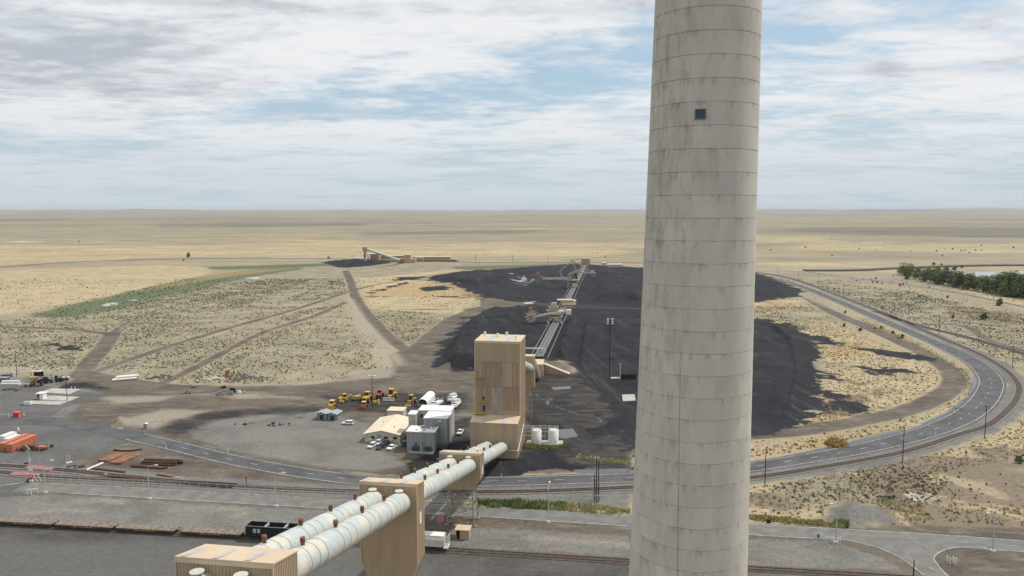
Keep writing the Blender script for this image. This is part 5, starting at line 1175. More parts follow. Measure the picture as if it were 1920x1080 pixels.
p = G(858, 1011); t = thing('pump_shed', 'small tan open fronted shed at the foot of the steel trestle', 'shed', (p.x - .3, p.y, 0), ROT)
m_ = MB().box(.9, 3.4, 0, .12, 0, 2.6); m_.box(3.28, 3.4, .12, 3, 0, 2.6); m_.box(-.2, -.08, 0, 3, 0, 2.6); m_.box(-.2, 3.4, 2.9, 3, 0, 2.6); m_.build('wall', M['tan'], t); MB().box(-.5, 3.6, -.3, 3.2, 2.6, 2.75).build('roof', M['tan_roof'], t); MB().box(0, .9, 1, 2, 0, 1.7).build('pump', M['dark'], t)
p = G(820, 980); t = thing('pink_cabinet', 'faded pink cabinet left of the steel trestle', 'cabinet', (p.x, p.y, 0), ROT); pk = mat('faded_pink', (0.48, 0.24, 0.25), .7, .1, 1); MB().box(0, 1.9, 0, 1.4, 0, 2.3).build('body', pk, t); MB().prism([(-.1, 2.3), (2.0, 2.3), (.95, 2.7)], 'y', -.1, 1.5).build('roof', mat('pink_roof', (.55, .36, .36), .6), t)
# metal walkway stairs by the trestle
p = G(812, 955); t = thing('steel_stairs', 'grey steel stair frame just left of the trestle', 'stairs', (p.x, p.y, 0), ROT)
m_ = MB()
for k in range(6): m_.bar((0, 0, .6 + k * .9), (5.6, 0, .6 + k * .9), .1)
for x in (0, 2.8, 5.6): m_.bar((x, 0, 0), (x, 0, 5.4), .12)
m_.build('frame', M['galv'], t)
# ------------------------------------------------------------------ coal yard machines and far station
def L2(px, py): g = G(px, py); return Vector((g.x, g.y, 0))
b0, b1 = L2(1010, 672), L2(1098, 497); bd = (b1 - b0); bl = bd.length; ba = math.atan2(-bd.x, bd.y)
t = thing('ground_conveyor', 'long grey belt conveyor running straight through the coal yard', 'belt conveyor', b0, ba)
M['belt'] = mat('belt_grey', (0.13, 0.13, 0.132), .7, .15, .5); M['gal2'] = mat('dull_steel', (0.20, 0.20, 0.19), .6, .12, .5)
MB().box(-1.6, 1.6, 0, bl, .9, 1.15).build('belt', M['belt'], t)
for x in (-2.7, 1.9): MB().box(x, x + .8, 0, bl, .8, 1.5).build('walkway', M['gal2'], t)
for x in (-5.4, 5.2): MB().box(x, x + .35, 0, bl, 0, .9).build('rail', M['gal2'], t)
MB().box(-2.6, 2.6, 0, bl, .1, .6).build('base', M['dark'], t)
def bar_set(segs, w_): 
    m_ = MB()
    for a, b_ in segs: m_.bar(a, b_, w_)
    return m_
M['sand'] = mat('sand_machine', (0.36, 0.31, 0.22), .6, .18, .4); M['sand2'] = mat('pale_machine', (0.45, 0.42, 0.36), .6, .15, .4); M['cabred'] = mat('cab_red', (0.50, 0.13, 0.09), .5, .2, .5)
def wheelmb(c, r, w_):
    m_ = MB().cyl((c[0], c[1] - w_ / 2, c[2]), (c[0], c[1] + w_ / 2, c[2]), r * .78, n=28)
    for k in range(10):
        a = k * math.pi / 5; x, z = c[0] + r * .88 * math.cos(a), c[2] + r * .88 * math.sin(a); m_.box(x - .5, x + .5, c[1] - w_ * .7, c[1] + w_ * .7, z - .5, z + .5)
    return m_
# near reclaimer
p = L2(1040, 606); rc = thing('bucket_wheel_reclaimer', 'sand coloured reclaimer with big bucket wheel reaching left, nearer of the two coal machines', 'reclaimer', p, ba + R(8))
bar_set([((x, y, 0.4), (x * .8, y * .8, 5.2)) for x in (-5, 5) for y in (-4.5, 4.5)] + [((-5, y, 5.2), (5, y, 5.2)) for y in (-4, 4)] + [((x, -4, 5.2), (x, 4, 5.2)) for x in (-4.4, 4.4)], .8).build('portal', M['sand'], rc)
for x in (-5, 5):
    for y in (-4.5, 4.5): MB().box(x - .8, x + .8, y - 1.8, y + 1.8, .1, 1.3).build('rail_bogie', M['sand2'], rc)
MB().cyl((0, 0, 5.2), (0, 0, 6.6), 3.0, n=24).build('slew_ring', M['black'], rc)
MB().box(-6, 6, -2.2, 2.2, 6.6, 7.0).build('deck', M['sand'], rc)
MB().prism([(-17, 5.2), (-15, 4.6), (11, 8.4), (11, 10), (-5, 8.0)], 'y', -1.3, 1.3).build('boom', M['sand2'], rc)
bw = wheelmb((-18.5, -1.6, 5.2), 4.6, 1.3).build('bucket_wheel', M['sand2'], rc); wheelmb((-18.5, -1.6, 5.2), 1.6, 1.8).build('hub', M['sand'], bw)
MB().box(-20, -17.6, -1.0, 1.5, 9.5, 12.2).build('cab', M['cabred'], rc); bar_set([((-19, 0, 9.5), (-13, 0, 6.5)), ((-17, 1, 10), (-11, 1, 7))], .5).build('cab_arm', M['sand'], rc)
MB().box(9, 12.8, -2.0, 2.0, 7.0, 10.6).build('counterweight', M['white'], rc)
MB().box(-4.5, 3.5, 2.5, 7.5, 9.5, 12.5).build('machinery_house', M['sand'], rc); MB().box(-6, 7.2, 2, 8.5, 9.0, 9.4).build('platform', M['sand2'], rc)
MB().box(-2.5, 2.0, 4, 7, 12.5, 15.5).build('upper_house', M['sand2'], rc)
bar_set([((x, y, 5.2), (x, y, 9.2)) for x in (-5.5, 6.5) for y in (2.3, 8)] + [((-2, 5, 15), (-2, 5, 19)), ((3, 6, 12), (3, 6, 17))], .35).build('frame', M['black'], rc)
MB().bar((1.0, 6, 8.5), (6, 22, 2.0), 1.8, .8).build('feeder_belt', M['gal2'], rc)
# far stacker
p = L2(1074, 540); sk = thing('stacker', 'far stacker with long level boom to the left and pointed mast', 'stacker', p, ba + R(4))
bar_set([((x, y, .4), (x * .8, y * .8, 6)) for x in (-6, 6) for y in (-5, 5)] + [((-6, y, 6), (6, y, 6)) for y in (-4, 4)], 1.0).build('portal', M['sand'], sk)
MB().cyl((0, 0, 6), (0, 0, 8), 3.6, n=24).build('slew_ring', M['black'], sk); MB().box(-7, 7, -4.5, 4.5, 8, 9.4).build('deck', M['sand'], sk)
MB().prism([(-36, 9.4), (-5, 9.4), (-5, 12), (-36, 11)], 'y', -1.3, 1.3).build('boom', M['sand2'], sk)
bw = wheelmb((-38.5, -1, 8.5), 4.6, 1.2).build('bucket_wheel', M['gal2'], sk); MB().box(-41, -38, -1.2, 1.2, 14.5, 17.5).build('cab', M['cabred'], sk); bar_set([((-39, 0, 14.5), (-30, 0, 11)), ((-37, 0, 15), (-33, 0, 10))], .8).build('cab_arm', M['sand'], sk)
bar_set([((-12, 0, 12), (-15, 0, 19)), ((-15, 0, 19), (-1, 0, 31)), ((-1, 0, 31), (4, 0, 20)), ((-1, 0, 31), (22, 0, 18)), ((-4, 0, 31.5), (12, 0, 33))], .9).build('mast', M['sand2'], sk)
MB().prism([(2, 19), (26, 17.5), (26, 15.5), (4, 18)], 'y', -1, 1).build('counter_boom', M['sand2'], sk); MB().box(21, 26, -1.8, 1.8, 12.5, 17).build('counterweight', M['gal2'], sk)
MB().prism([(-5, 9.4), (-1.5, 9.4), (-1.5, 15), (9, 20), (9, 22), (-5, 16.5)], 'y', -1.5, 1.5).build('tower', M['sand'], sk)
MB().bar((3, 2, 17), (6, 75, 2), 2.4, 1.2).build('trailing_belt', M['gal2'], sk)
# mid and far houses on the belt
def simple_house(name, px, py, wpx, ytop, D, label, cat, m='tan', roof='tan_roof', rz=0.0, group=None):
    g = G(px, py); sc_ = g.y / 1400; w_ = wpx * sc_; h = AT(px, ytop, g.y).z; t = thing(name, label, cat, (g.x, g.y, 0), rz, group)
    m_ = MB(); corr(m_, 0, w_, 0, 0, h, -1, 'x', max(.5, w_ / 60), .08); m_.box(.01, w_ - .01, .05, D, 0, h); m_.build('wall', M[m], t)
    MB().box(-.3, w_ + .3, -.3, D + .3, h, h + max(.3, .5 * sc_)).build('roof', M[roof], t); return t, w_, h
t, w_, h = simple_house('transfer_house', 1056, 579, 19, 571, 9, 'tan transfer house straddling the belt behind the near reclaimer', 'conveyor house'); MB().box(-2, w_ + .2, 4, 12, h + .2, h + 3.2).build('upper_wall', M['tan'], t); MB().box(-5, w_ + .6, 3.5, 12.5, h + 3.2, h + 3.6).build('upper_roof', M['tan_roof'], t)
simple_house('electrical_house', 1074.5, 572, 5.5, 564, 5, 'small white electrical house beside the tan transfer house', 'shed', 'white', 'white')
simple_house('transfer_house', 1091, 498, 15, 485, 14, 'square tan transfer house at the far end of the ground belt', 'conveyor house')
simple_house('far_shed', 1129, 499, 7.5, 493, 8, 'small grey-tan shed right of the far belt end', 'shed', 'cream', 'white_roof'); simple_house('far_shed', 1140, 501, 27, 496, 10, 'low wide shed with pale roof near the stack', 'shed', 'cream', 'white_roof')
g = G(684, 494); t = thing('unloading_tower', 'far unloading tower with tan head house on a pale column', 'tower', (g.x, g.y, 0)); h = AT(684, 464, g.y).z
MB().box(-3.5, 4.0, 0, 8, h - 6.6, h).build('head_house', M['tan'], t); MB().box(-3.9, 4.4, -.4, 8.4, h, h + .7).build('roof', M['tan_roof'], t); MB().cyl((0, 4, 0), (0, 4, h - 6.6), 2.0, n=20).build('column', mat('blue_grey_column', (0.38, 0.41, 0.42), .6), t)
MB().box(-2.1, -.6, 1.9, 2.1, 10, 15).build('opening', M['dark'], t)
free_tube(AT(687, 467, g.y + 4), AT(749, 488, g.y + 6), 'long cream tube sloping down right from the far unloading tower', 2.1)
for px, py, wx, yt, D, lab, m in ((689, 488, 21, 476.5, 26, 'tan hall directly right of the far unloading tower', 'tan_brown'), (712, 486, 46, 480, 20, 'low tan shed behind the sloping far tube', 'tan_brown'), (757, 493.5, 13, 478, 16, 'taller tan block where the far sloping tube ends', 'tan'),
                                  (770, 493, 9, 486, 12, 'low tan lean-to right of the taller far block', 'tan'), (774, 489, 70, 482, 22, 'longest low tan shed on the far rail loop', 'tan'), (779, 490, 15, 484, 8, 'small tan shed in front of the longest far shed', 'tan'), (746, 493, 12, 486, 10, 'low tan plinth house under the foot of the far tube', 'tan_brown')):
    simple_house('far_hall', px, py, wx, yt, D, lab, 'industrial building', m)
simple_house('white_trailer', 661, 490.5, 14, 484.5, 6, 'white trailer left of the far unloading tower', 'trailer', 'white', 'white'); simple_house('far_hut', 614, 485, 4, 481, 5, 'tiny brown hut left of the far coal heap', 'hut', 'tan_brown', 'tan_roof')
g = G(686.5, 489); single('silo', MB().lathe([(2.3, 0), (2.3, 9), (.2, 10.5), (.01, 10.5)], 20), M['galv'], 'pale silo tucked behind the far unloading tower', 'silo', (g.x + 3.2, g.y + 8, 0))
# water spray
sp_ = bpy.data.materials.new('spray'); sp_.use_nodes = True; nt = sp_.node_tree; b = nt.nodes['Principled BSDF']; b.inputs['Base Color'].default_value = (.8, .82, .84, 1); b.inputs['Alpha'].default_value = .45
g = G(982, 528); sm_ = MB(); random.seed(5)
for k in range(420):
    u_ = random.random(); a = rnd(0, 6.28); r_ = u_ * 5.5 * random.random(); z = 7.5 * (1 - (r_ / 5.5) ** 1.5) * random.random(); x, y = r_ * math.cos(a), r_ * math.sin(a); s = rnd(.15, .4)
    sm_.add([(x - s, y, z - s), (x + s, y, z - s), (x, y + s, z + s), (x, y - s, z + s * .5)], [(0, 1, 2), (0, 3, 2), (1, 3, 2)])
o = sm_.build('water_spray', sp_, None, (g.x, g.y, zat(g.x, g.y) + .2)); tag(o, 'white fan of sprinkler water over the far coal', 'water spray'); o['kind'] = 'stuff'
# concrete ramps and slabs by the stack
slab('concrete_slab', [(1166, 741), (1190, 740), (1192, 752), (1168, 753)], M['concrete'], 'pale ribbed slab lying on the coal dust at the left side of the stack', 'slab', .3)
g = G(1146, 711); t = thing('drain_headwall', 'low concrete headwall with upright pale panel at the coal edge', 'headwall', (g.x, g.y, 0)); MB().box(0, 4.5, 0, 3, 0, .5).build('slab', M['concrete'], t); m_ = MB().box(4.5, 4.9, -.5, 1, 0, 8); m_.build('panel', M['galv'], t); MB().box(5, 13, 0, .4, 0, 2.6).build('wall', M['black'], t)

# ------------------------------------------------------------------ left yard
cont = mat('container_orange', (0.50, 0.16, 0.09), .55, .12, .8)
def container(px, py, heading, label, m, ln=12.2, wd=2.44, hh_=2.9, z=0.0):
    g = G(px, py, z); t = thing('shipping_container', label, 'container', (g.x, g.y, z), R(heading)); m_ = MB()
    corr(m_, 0, ln, 0, .1, hh_ - .1, -1, 'x', .35, .05); corr(m_, 0, ln, wd, .1, hh_ - .1, 1, 'x', .35, .05); corr(m_, 0, wd, 0, .1, hh_ - .1, -1, 'y', .35, .05); corr(m_, 0, wd, ln, .1, hh_ - .1, 1, 'y', .35, .05); m_.build('side_panel', m, t)
    MB().box(-.05, ln + .05, -.05, wd + .05, hh_ - .1, hh_).build('roof', m, t); f = MB()
    for x in (-.06, ln - .08):
        for y in (-.06, wd - .08): f.box(x, x + .14, y, y + .14, 0, hh_)
    f.build('corner_post', m, t); d = MB().box(-.1, -.06, .15, wd - .15, .2, hh_ - .2).build('door', m, t)
    for y in (.7, 1.7): MB().bar((-.13, y, .3), (-.13, y, hh_ - .3), .05).build('lock_bar', M['galv'], d)
container(23.5, 848, 84, 'nearer rusty orange shipping container with its end door towards the road', cont)
container(9.5, 846, 84, 'orange shipping container cut by the left edge', cont)
wc = mat('container_white', (0.68, 0.67, 0.63), .55, .1, .8)
container(19, 833, 84, 'white shipping container behind the orange ones', wc, 6.0, 3.2, 2.0); container(9.5, 832, 84, 'dull white shipping container at the left edge behind the orange ones', wc, 6.0)
def junk(px, py, n, rad, label, m, cat='scrap heap', hmax=1.4, name='scrap_pile', seed=1):
    random.seed(seed); g = G(px, py); m_ = MB()
    for k in range(n):
        x, y = rnd(-rad, rad), rnd(-rad * .5, rad * .5); a = Vector((x, y, rnd(0.05, hmax * .5))); d = Vector((rnd(-1, 1), rnd(-1, 1), rnd(-.2, .6))) * rnd(.4, 1.5)
        m_.bar(a, a + d + Vector((0, 0, .01)), rnd(.1, .5), rnd(.08, .4)) if k % 3 else m_.box(x - rnd(.2, .7), x + rnd(.2, .7), y - .4, y + .4, 0, rnd(.3, hmax))
    return single(name, m_, m, label, cat, (g.x, g.y, 0))
junk(66, 842, 46, 5.2, 'mixed dark scrap heap beside the orange container', M['rustframe'], seed=2); t = G(72, 845); single('scrap_bin', MB().prism([(0, 0), (2, 0), (2.3, 1.4), (-.3, 1.4)], 'y', 0, 1.6), cont, 'small orange skip at the front of the dark scrap heap', 'skip', (t.x, t.y, 0), R(10))
junk(100, 714, 70, 7, 'tangled dark steel frames lying along the left lot', M['black'], hmax=3.0, seed=3); junk(62, 724, 26, 4.5, 'rusty steel frames nearest the lot road', M['rustframe'], hmax=2.4, seed=4); junk(82, 718, 30, 4, 'dark machinery parts between the two frame heaps', M['black'], hmax=2.0, seed=14)
junk(20, 731, 14, 4.5, 'low rusty scraps along the left lot edge', M['rustframe'], hmax=.7, seed=15)
junk(426, 739, 40, 4.6, 'grey and black machinery scrap in the middle of the dirt yard', M['grey'], hmax=2.0, seed=5); junk(437, 737, 8, .9, 'upright black scrap piece on the machinery heap', M['black'], hmax=2.8, seed=6); junk(453, 736.5, 12, 1.6, 'small white scrap piece right of the machinery heap', M['white'], hmax=1.5, seed=7)
junk(347, 724, 14, 2.6, 'pale and rust coloured scraps in the upper dirt yard', M['steel'], hmax=1.2, seed=8); junk(363, 726.5, 10, 2.6, 'flat rusty sheets beside the pale scraps', M['rustframe'], hmax=.7, seed=9); junk(354, 738, 10, 2.8, 'low brown debris below the rusty sheets', M['rustframe'], hmax=.6, seed=10); junk(420, 727.5, 10, 1.5, 'small dark debris above the machinery heap', M['black'], hmax=1.1, seed=11); junk(400, 739, 8, 1.4, 'small tan debris left of the machinery heap', M['steel'], hmax=.8, seed=12)
junk(456, 796, 9, 3.4, 'low timber frame lying on the pale gravel', M['wood'], hmax=.5, seed=17); junk(525, 796, 14, 4.8, 'long low timber and grating frame on the pale gravel', M['wood'], hmax=.5, seed=18); junk(563, 783, 8, 1.8, 'small debris at the top of the pale gravel', M['steel'], hmax=.8, seed=19)
random.seed(9)
def rocks(px, py, n, rad, label, m, smin=.3, smax=.9, seed=1):
    random.seed(seed); g = G(px, py); m_ = MB()
    for k in range(n):
        x, y, s = random.gauss(0, rad * .45), random.gauss(0, rad * .3), rnd(smin, smax); vs = []
        for a in range(6): an = a * math.pi / 3 + rnd(-.3, .3); vs.append((x + s * math.cos(an), y + s * math.sin(an), rnd(0, .2)))
        for a in range(5): an = a * math.pi / 2.5 + rnd(-.3, .3); vs.append((x + s * .6 * math.cos(an), y + s * .6 * math.sin(an), s * rnd(.5, .9)))
        m_.add(vs, [(0, 1, 7, 6), (1, 2, 8, 7), (2, 3, 9, 8), (3, 4, 9), (4, 5, 10, 9), (5, 0, 6, 10), (6, 7, 8, 9, 10)])
    return single('rubble_pile', m_, m, label, 'rubble pile', (g.x, g.y, 0))
rocks(404, 710, 90, 6, 'heap of whitish rubble at the edge of the sagebrush', mat('pale_rubble', (0.46, 0.43, 0.38), .9, .2, 1), seed=2); rocks(455, 709, 110, 12, 'long heap of dark rubble right of the whitish heap', mat('dark_rubble', (0.13, 0.12, 0.11), .9, .3, 1), seed=3)
rocks(116, 691, 30, 4, 'pale rubble beside the dirt road crossing at left', M['concrete'], seed=4); rocks(300, 708, 60, 9, 'scattered dark lumps by the dirt track', mat('dark_lumps', (0.09, 0.085, 0.08), .9), seed=6)
g = G(427, 707); t = thing('rusty_drum', 'upright rusty drum standing behind the whitish rubble', 'drum', (g.x, g.y, 0)); MB().cyl((0, 0, 0), (0, 0, 3.2), 1.5, 1.2, 14).build('shell', mat('drum_rust', (.30, .15, .09), .8, .3, 1), t); MB().cyl((0, 0, 3.2), (0, 0, 3.3), 1.35, n=14).build('rim', M['rustframe'], t)
# white pipes heap
g = G(232, 715); t = thing('pipe_stack', 'stack of long white pipes lying at the track junction', 'pipe stack', (g.x - 6, g.y, 0), R(25))
for k, (y, z) in enumerate(((0, .6), (1.3, .6), (2.6, .6), (.65, 1.7), (1.95, 1.7))): MB().cyl((k * .6, y, z), (11.5 + k % 2, y, z), .6, n=12).build('pipe', M['white'], t)
g = G(3, 722); t = thing('pipe_stack', 'white pipe sections lying at the left edge of the lot', 'pipe stack', (g.x, g.y, 0), R(2))
for y, z in ((0, .6), (1.3, .6), (.65, 1.7)): MB().cyl((0, y, z), (8.5, y, z), .6, n=12).build('pipe', M['white'], t)
simple_house('green_container', 2, 709, 15, 703.5, 3, 'dark green container at the top of the left lot', 'container', 'teal', 'teal'); simple_house('green_container', -2, 716, 13, 709.5, 3, 'teal frame shelter in front of the dark green container', 'container', 'teal', 'grey')
g = G(58, 707.5); t = thing('open_shed', 'small open shed with pale flat roof in the left lot', 'shed', (g.x, g.y, 0), R(5)); m_ = MB()
for x in (0, 4.6):
    for y in (0, 3): m_.box(x, x + .2, y, y + .2, 0, 2.9)
m_.build('post', M['wood'], t); MB().box(0.05, 4.7, 2.8, 2.95, 0, 2.9).build('wall', M['dark'], t); MB().box(-.5, 5.3, -.6, 3.6, 2.9, 3.1).build('roof', M['concrete'], t)
g = G(62, 717); t = thing('yellow_hopper', 'yellow and grey batch hopper among the dark scrap', 'hopper', (g.x - 2, g.y, 0)); MB().prism([(-1, 2.6), (.6, 1.0), (2.6, 1.0), (4, 2.6)], 'y', 0, 2.4).build('bin', M['dirty'], t); MB().box(.6, 2.6, .3, 2, 0, 1).build('leg_frame', M['steel'], t)
# wash pads and hut
for pts, lab in (([(74, 736), (96, 728.5), (150, 730), (130, 739.5)], 'farthest of three pale concrete wash pads'), ([(80, 749.5), (92.6, 742), (149.5, 744.6), (130, 752.5)], 'middle one of three pale concrete wash pads'), ([(55, 757.5), (57, 751.5), (128, 752.5), (111, 759.6)], 'nearest of three pale concrete wash pads')):
    slab('wash_pad', pts, M['concrete'], lab, 'concrete pad', .15)
g = G(70, 750); t = thing('fuel_hut', 'small cream hut with thin flat roof beside the concrete pads', 'hut', (g.x, g.y, 0), R(0)); MB().box(0, 1.2, 0, 3, 0, 3.0).build('side_wall', M['grey'], t); MB().box(1.2, 2.7, -.05, 3, 0, 3.0).build('wall', M['white'], t); MB().box(-.6, 3.2, -.6, 3.4, 3.0, 3.2).build('roof', M['white'], t); MB().box(-.03, .9, -.05, .01, 1.4, 2.2).build('window', M['dark'], t)
g = G(44, 760); t = thing('white_generator', 'white box generator on the near left of the concrete pads', 'generator', (g.x, g.y, 0)); MB().box(0, 3.0, 0, 1.6, .2, 1.6).build('housing', M['white'], t); MB().box(.3, 2.7, .3, 1.2, 1.6, 1.75).build('hatch', M['galv'], t); MB().box(-1.4, -.4, 0, 1, .2, .9).build('trailer_end', M['grey'], t)
g = G(26, 782.5); t = thing('red_dumpster', 'bright red box container standing by the paved lot', 'dumpster', (g.x - .3, g.y, 0)); rd = mat('bright_red', (0.62, 0.045, 0.03), .5, .1, 1); m_ = MB().box(0, 2.4, 0, 1.8, .15, 2.0); m_.box(-.05, 2.45, -.06, 0, 1.2, 1.35); m_.build('body', rd, t); MB().box(-.05, 2.45, -.05, 1.85, 2.0, 2.1).build('lid', mat('red_lid', (.70, .12, .09), .5), t)
for i, (px, py, lab) in enumerate(((16.5, 782, 'white post left of the red box'), (36.5, 782, 'white post right of the red box'), (45, 780, 'white post farthest right of the red box'), (107, 751, 'white post on the middle concrete pad'), (134, 730, 'white post behind the far concrete pad, left of two'), (141, 730, 'white post behind the far concrete pad, right of two'))):
    g = G(px, py); t = thing('bollard', lab, 'bollard', (g.x, g.y, 0), 0, 'white posts in the left lot'); MB().cyl((0, 0, 0), (0, 0, 1.3), .16, n=10).build('post', M['white'], t); MB().cyl((0, 0, 1.3), (0, 0, 1.4), .16, .05, 10).build('cap', M['galv'], t)
g = G(34.5, 808); t = thing('hydrant_post', 'small white hydrant on the paved lot left', 'hydrant', (g.x, g.y, 0)); MB().cyl((0, 0, 0), (0, 0, 1.2), .35, .28, 12).build('barrel', M['white'], t); MB().cyl((0, 0, 1.2), (0, 0, 1.6), .3, .05, 12).build('bonnet', M['white'], t)
g = G(272, 804.5); t = thing('portable_toilet', 'narrow mauve portable toilet with white roof on the pale dirt', 'portable toilet', (g.x - .6, g.y, 0)); MB().box(0, 1.3, 0, 1.2, 0, 2.1).build('cabin', mat('mauve', (.36, .27, .34), .6), t); MB().prism([(-.1, 2.1), (1.4, 2.1), (.65, 2.4)], 'y', -.1, 1.3).build('roof', M['white'], t); MB().box(.2, 1.1, -.03, 0, .1, 1.9).build('door', M['grey'], t)
random.seed(21)
for i, (px, py) in enumerate(((290, 793), (296, 790), (301, 792), (306, 789), (315, 769), (318, 772))):
    g = G(px, py); h = rnd(1.0, 2.0); single('stake', MB().bar((0, 0, 0), (rnd(-.3, .3), 0, h), .16), M['concrete'], 'pale leaning stake on the pale dirt, ' + ORD[i] + ' from the left', 'stake', (g.x, g.y, 0), 0, 'pale stakes on the dirt')
# red crossing signal etc
g = G(58.5, 903.5); t = thing('crossing_signal', 'railway crossing signal with white crossed boards above a red and white base', 'crossing signal', (g.x, g.y, 0), R(-8))
MB().cyl((0, 0, 0), (0, 0, 4.3), .09).build('mast', M['galv'], t); MB().bar((-.95, -.1, 4.7), (.95, -.1, 3.7), .08, .26).build('cross_board', M['white'], t); MB().bar((-.95, -.14, 3.7), (.95, -.14, 4.7), .08, .26).build('cross_board', M['white'], t)
b_ = MB().box(-.55, .55, -.3, .3, .9, 1.6).build('red_panel', mat('signal_red', (.45, .05, .05), .5), t); MB().box(-.55, .55, -.3, .3, .1, .85).build('white_panel', M['white'], t); MB().box(-1.6, -.8, 0, .8, 0, .8).build('relay_box', M['black'], t)
for sx in (-1, 1):
    for k in range(2 if sx > 0 else 1): MB().bar((sx * (.8 + k * 1.6), 0, 2.7), (sx * (2.2 + k * 1.6), 0, .2), .09).build('barrier_arm', M['white'], t)
g = G(54.5, 870.5); t = thing('lot_sign', 'thin grey pole sign with flags standing in the paved lot', 'sign pole', (g.x, g.y, 0)); MB().cyl((0, 0, 0), (0, 0, 6.6), .09).build('pole', M['galv'], t); MB().bar((-.8, 0, 6.6), (.6, 0, 5.4), .25).build('panel', M['galv'], t); MB().box(-1.6, -.5, -.3, .3, 0, .5).build('base', M['black'], t)
g = G(46, 929); t = thing('white_rack', 'low white pipe barrier frame on the verge near the crossing', 'barrier', (g.x + .3, g.y, 0), R(8)); t.scale = (.5, .5, .75); m_ = MB()
for x, y in ((0, 1.5), (3.2, 0), (6.2, 1.6)): m_.box(x, x + .3, y, y + .3, 0, 2.2)
m_.build('leg', M['white'], t); m_ = MB().bar((0, 1.65, 2.25), (3.4, .15, 2.25), .4, .22); m_.bar((3.3, .15, 2.47), (6.4, 1.75, 2.4), .4, .22); m_.bar((0, 1.65, 2.0), (6.4, 1.75, 2.0), .2); m_.build('beam', M['white'], t)
for px, py, lab in ((126.5, 868.5, 'left pale hoop post beside the paved lot'), (132, 867, 'right pale hoop post beside the paved lot')):
    g = G(px, py); t = thing('hoop_post', lab, 'post', (g.x, g.y, 0)); MB().box(-.5, .5, -.4, .4, 0, .25).build('foot', M['white'], t); m_ = MB().bar((-.15, 0, .2), (-.15, 0, 3.4), .14); m_.bar((-.15, 0, 3.4), (.8, 0, 3.8), .14); m_.build('hoop', M['cream'], t)
g = G(134.5, 880.5); t = thing('saw_horse', 'black trestle stand between the rails and the scrap sheets', 'trestle stand', (g.x, g.y, 0)); m_ = MB().bar((-1.6, 0, 1.1), (1.6, .2, 1.4), .3); m_.build('beam', M['black'], t)
for x in (-1.2, 1.2): m_ = MB().bar((x, 0, 1.2), (x - .4, -.3, 0), .16); m_.bar((x, 0, 1.2), (x + .4, .3, 0), .16); m_.build('leg', M['black'], t)
# scrap plates
ru = mat('rust_plate', (0.24, 0.115, 0.065), .8, .25, .4); rd2 = mat('dark_rust', (0.085, 0.045, 0.033), .85, .35, .7)
slab('steel_plates', [(183, 865), (222, 849.5), (241, 851), (204, 867)], ru, 'left stack of long rusty plates in the storage yard', 'plate stack', .6)
slab('steel_plates', [(205.6, 870), (242.6, 852.4), (266.7, 853), (226, 871.5)], ru, 'right stack of long brighter rusty plates in the storage yard', 'plate stack', .7)
slab('steel_plates', [(172, 880), (176, 878), (236, 885), (233, 887)], rd2, 'thin dark plate strip nearest the rails', 'plate stack', .4)
slab('steel_plates', [(244, 876), (250, 872), (315, 878.5), (303, 880.5)], rd2, 'dark rusty plate bundle below the black pipes', 'plate stack', .6)
slab('steel_plates', [(294, 891), (300, 888.5), (326, 892), (322, 896)], ru, 'small reddish plate stack beside the fence at the yard end', 'plate stack', .5)
slab('steel_plates', [(146, 875), (158, 873), (160, 875.5), (148, 877.5)], rd2, 'tiny rusty plate near the black trestle stand', 'plate stack', .4)
slab('steel_plates', [(195, 890), (200, 889), (204, 891), (197, 892.5)], M['dirty'], 'orange switch plate between the rails', 'plate stack', .35)
g = G(264, 870); t = thing('pipe_bundle', 'bundle of long black pipes in the storage yard', 'pipe bundle', (g.x, g.y, 0), R(-4))
for k in range(6): MB().cyl((rnd(0, .5), k * .7 - 1, .35 + (k % 2) * .5), (12.5 + rnd(0, 3), k * .7 - 1.2, .35 + (k % 2) * .5), .36, n=8).build('pipe', rd2, t)
g = G(162, 882.5); t = thing('white_pole', 'single long white pole lying in the storage yard', 'pole', (g.x, g.y, 0), 0); e_ = G(193, 869.5) - g; MB().cyl((0, 0, .3), (e_.x, e_.y, .3), .33, n=10).build('shaft', M['white'], t); MB().cyl((-.1, -.1, .3), (.05, .05, .3), .36, n=10).build('end_cap', M['grey'], t)
m_ = MB(); cp = [G(*q) for q in ((213, 844.5), (228, 846.8), (245, 846.5), (267, 843.5))]
for a, b_ in zip(cp, cp[1:]): m_.bar(a - cp[0] + Vector((0, 0, .3)), b_ - cp[0] + Vector((0, 0, .3)), .5)
single('curved_rail', m_, rd2, 'curved rusty rail lying behind the plate stacks', 'rail', cp[0])
g = G(462, 912.5); t = thing('switch_stand', 'small red switch stand beside the rails', 'switch stand', (g.x, g.y, 0)); MB().box(-.5, .5, -.3, .3, 0, .5).build('base', M['black'], t); MB().bar((0, 0, .4), (0, 0, 2.7), .16).build('rod', M['black'], t); MB().box(-.35, .35, -.06, .06, 2.5, 3.2).build('target', rd, t)
slab('timber_mat', [(328, 897), (331, 894.5), (345, 897), (343, 899.5)], M['grey'], 'greenish grey mat beside the reddish plate stack', 'mat', .3)
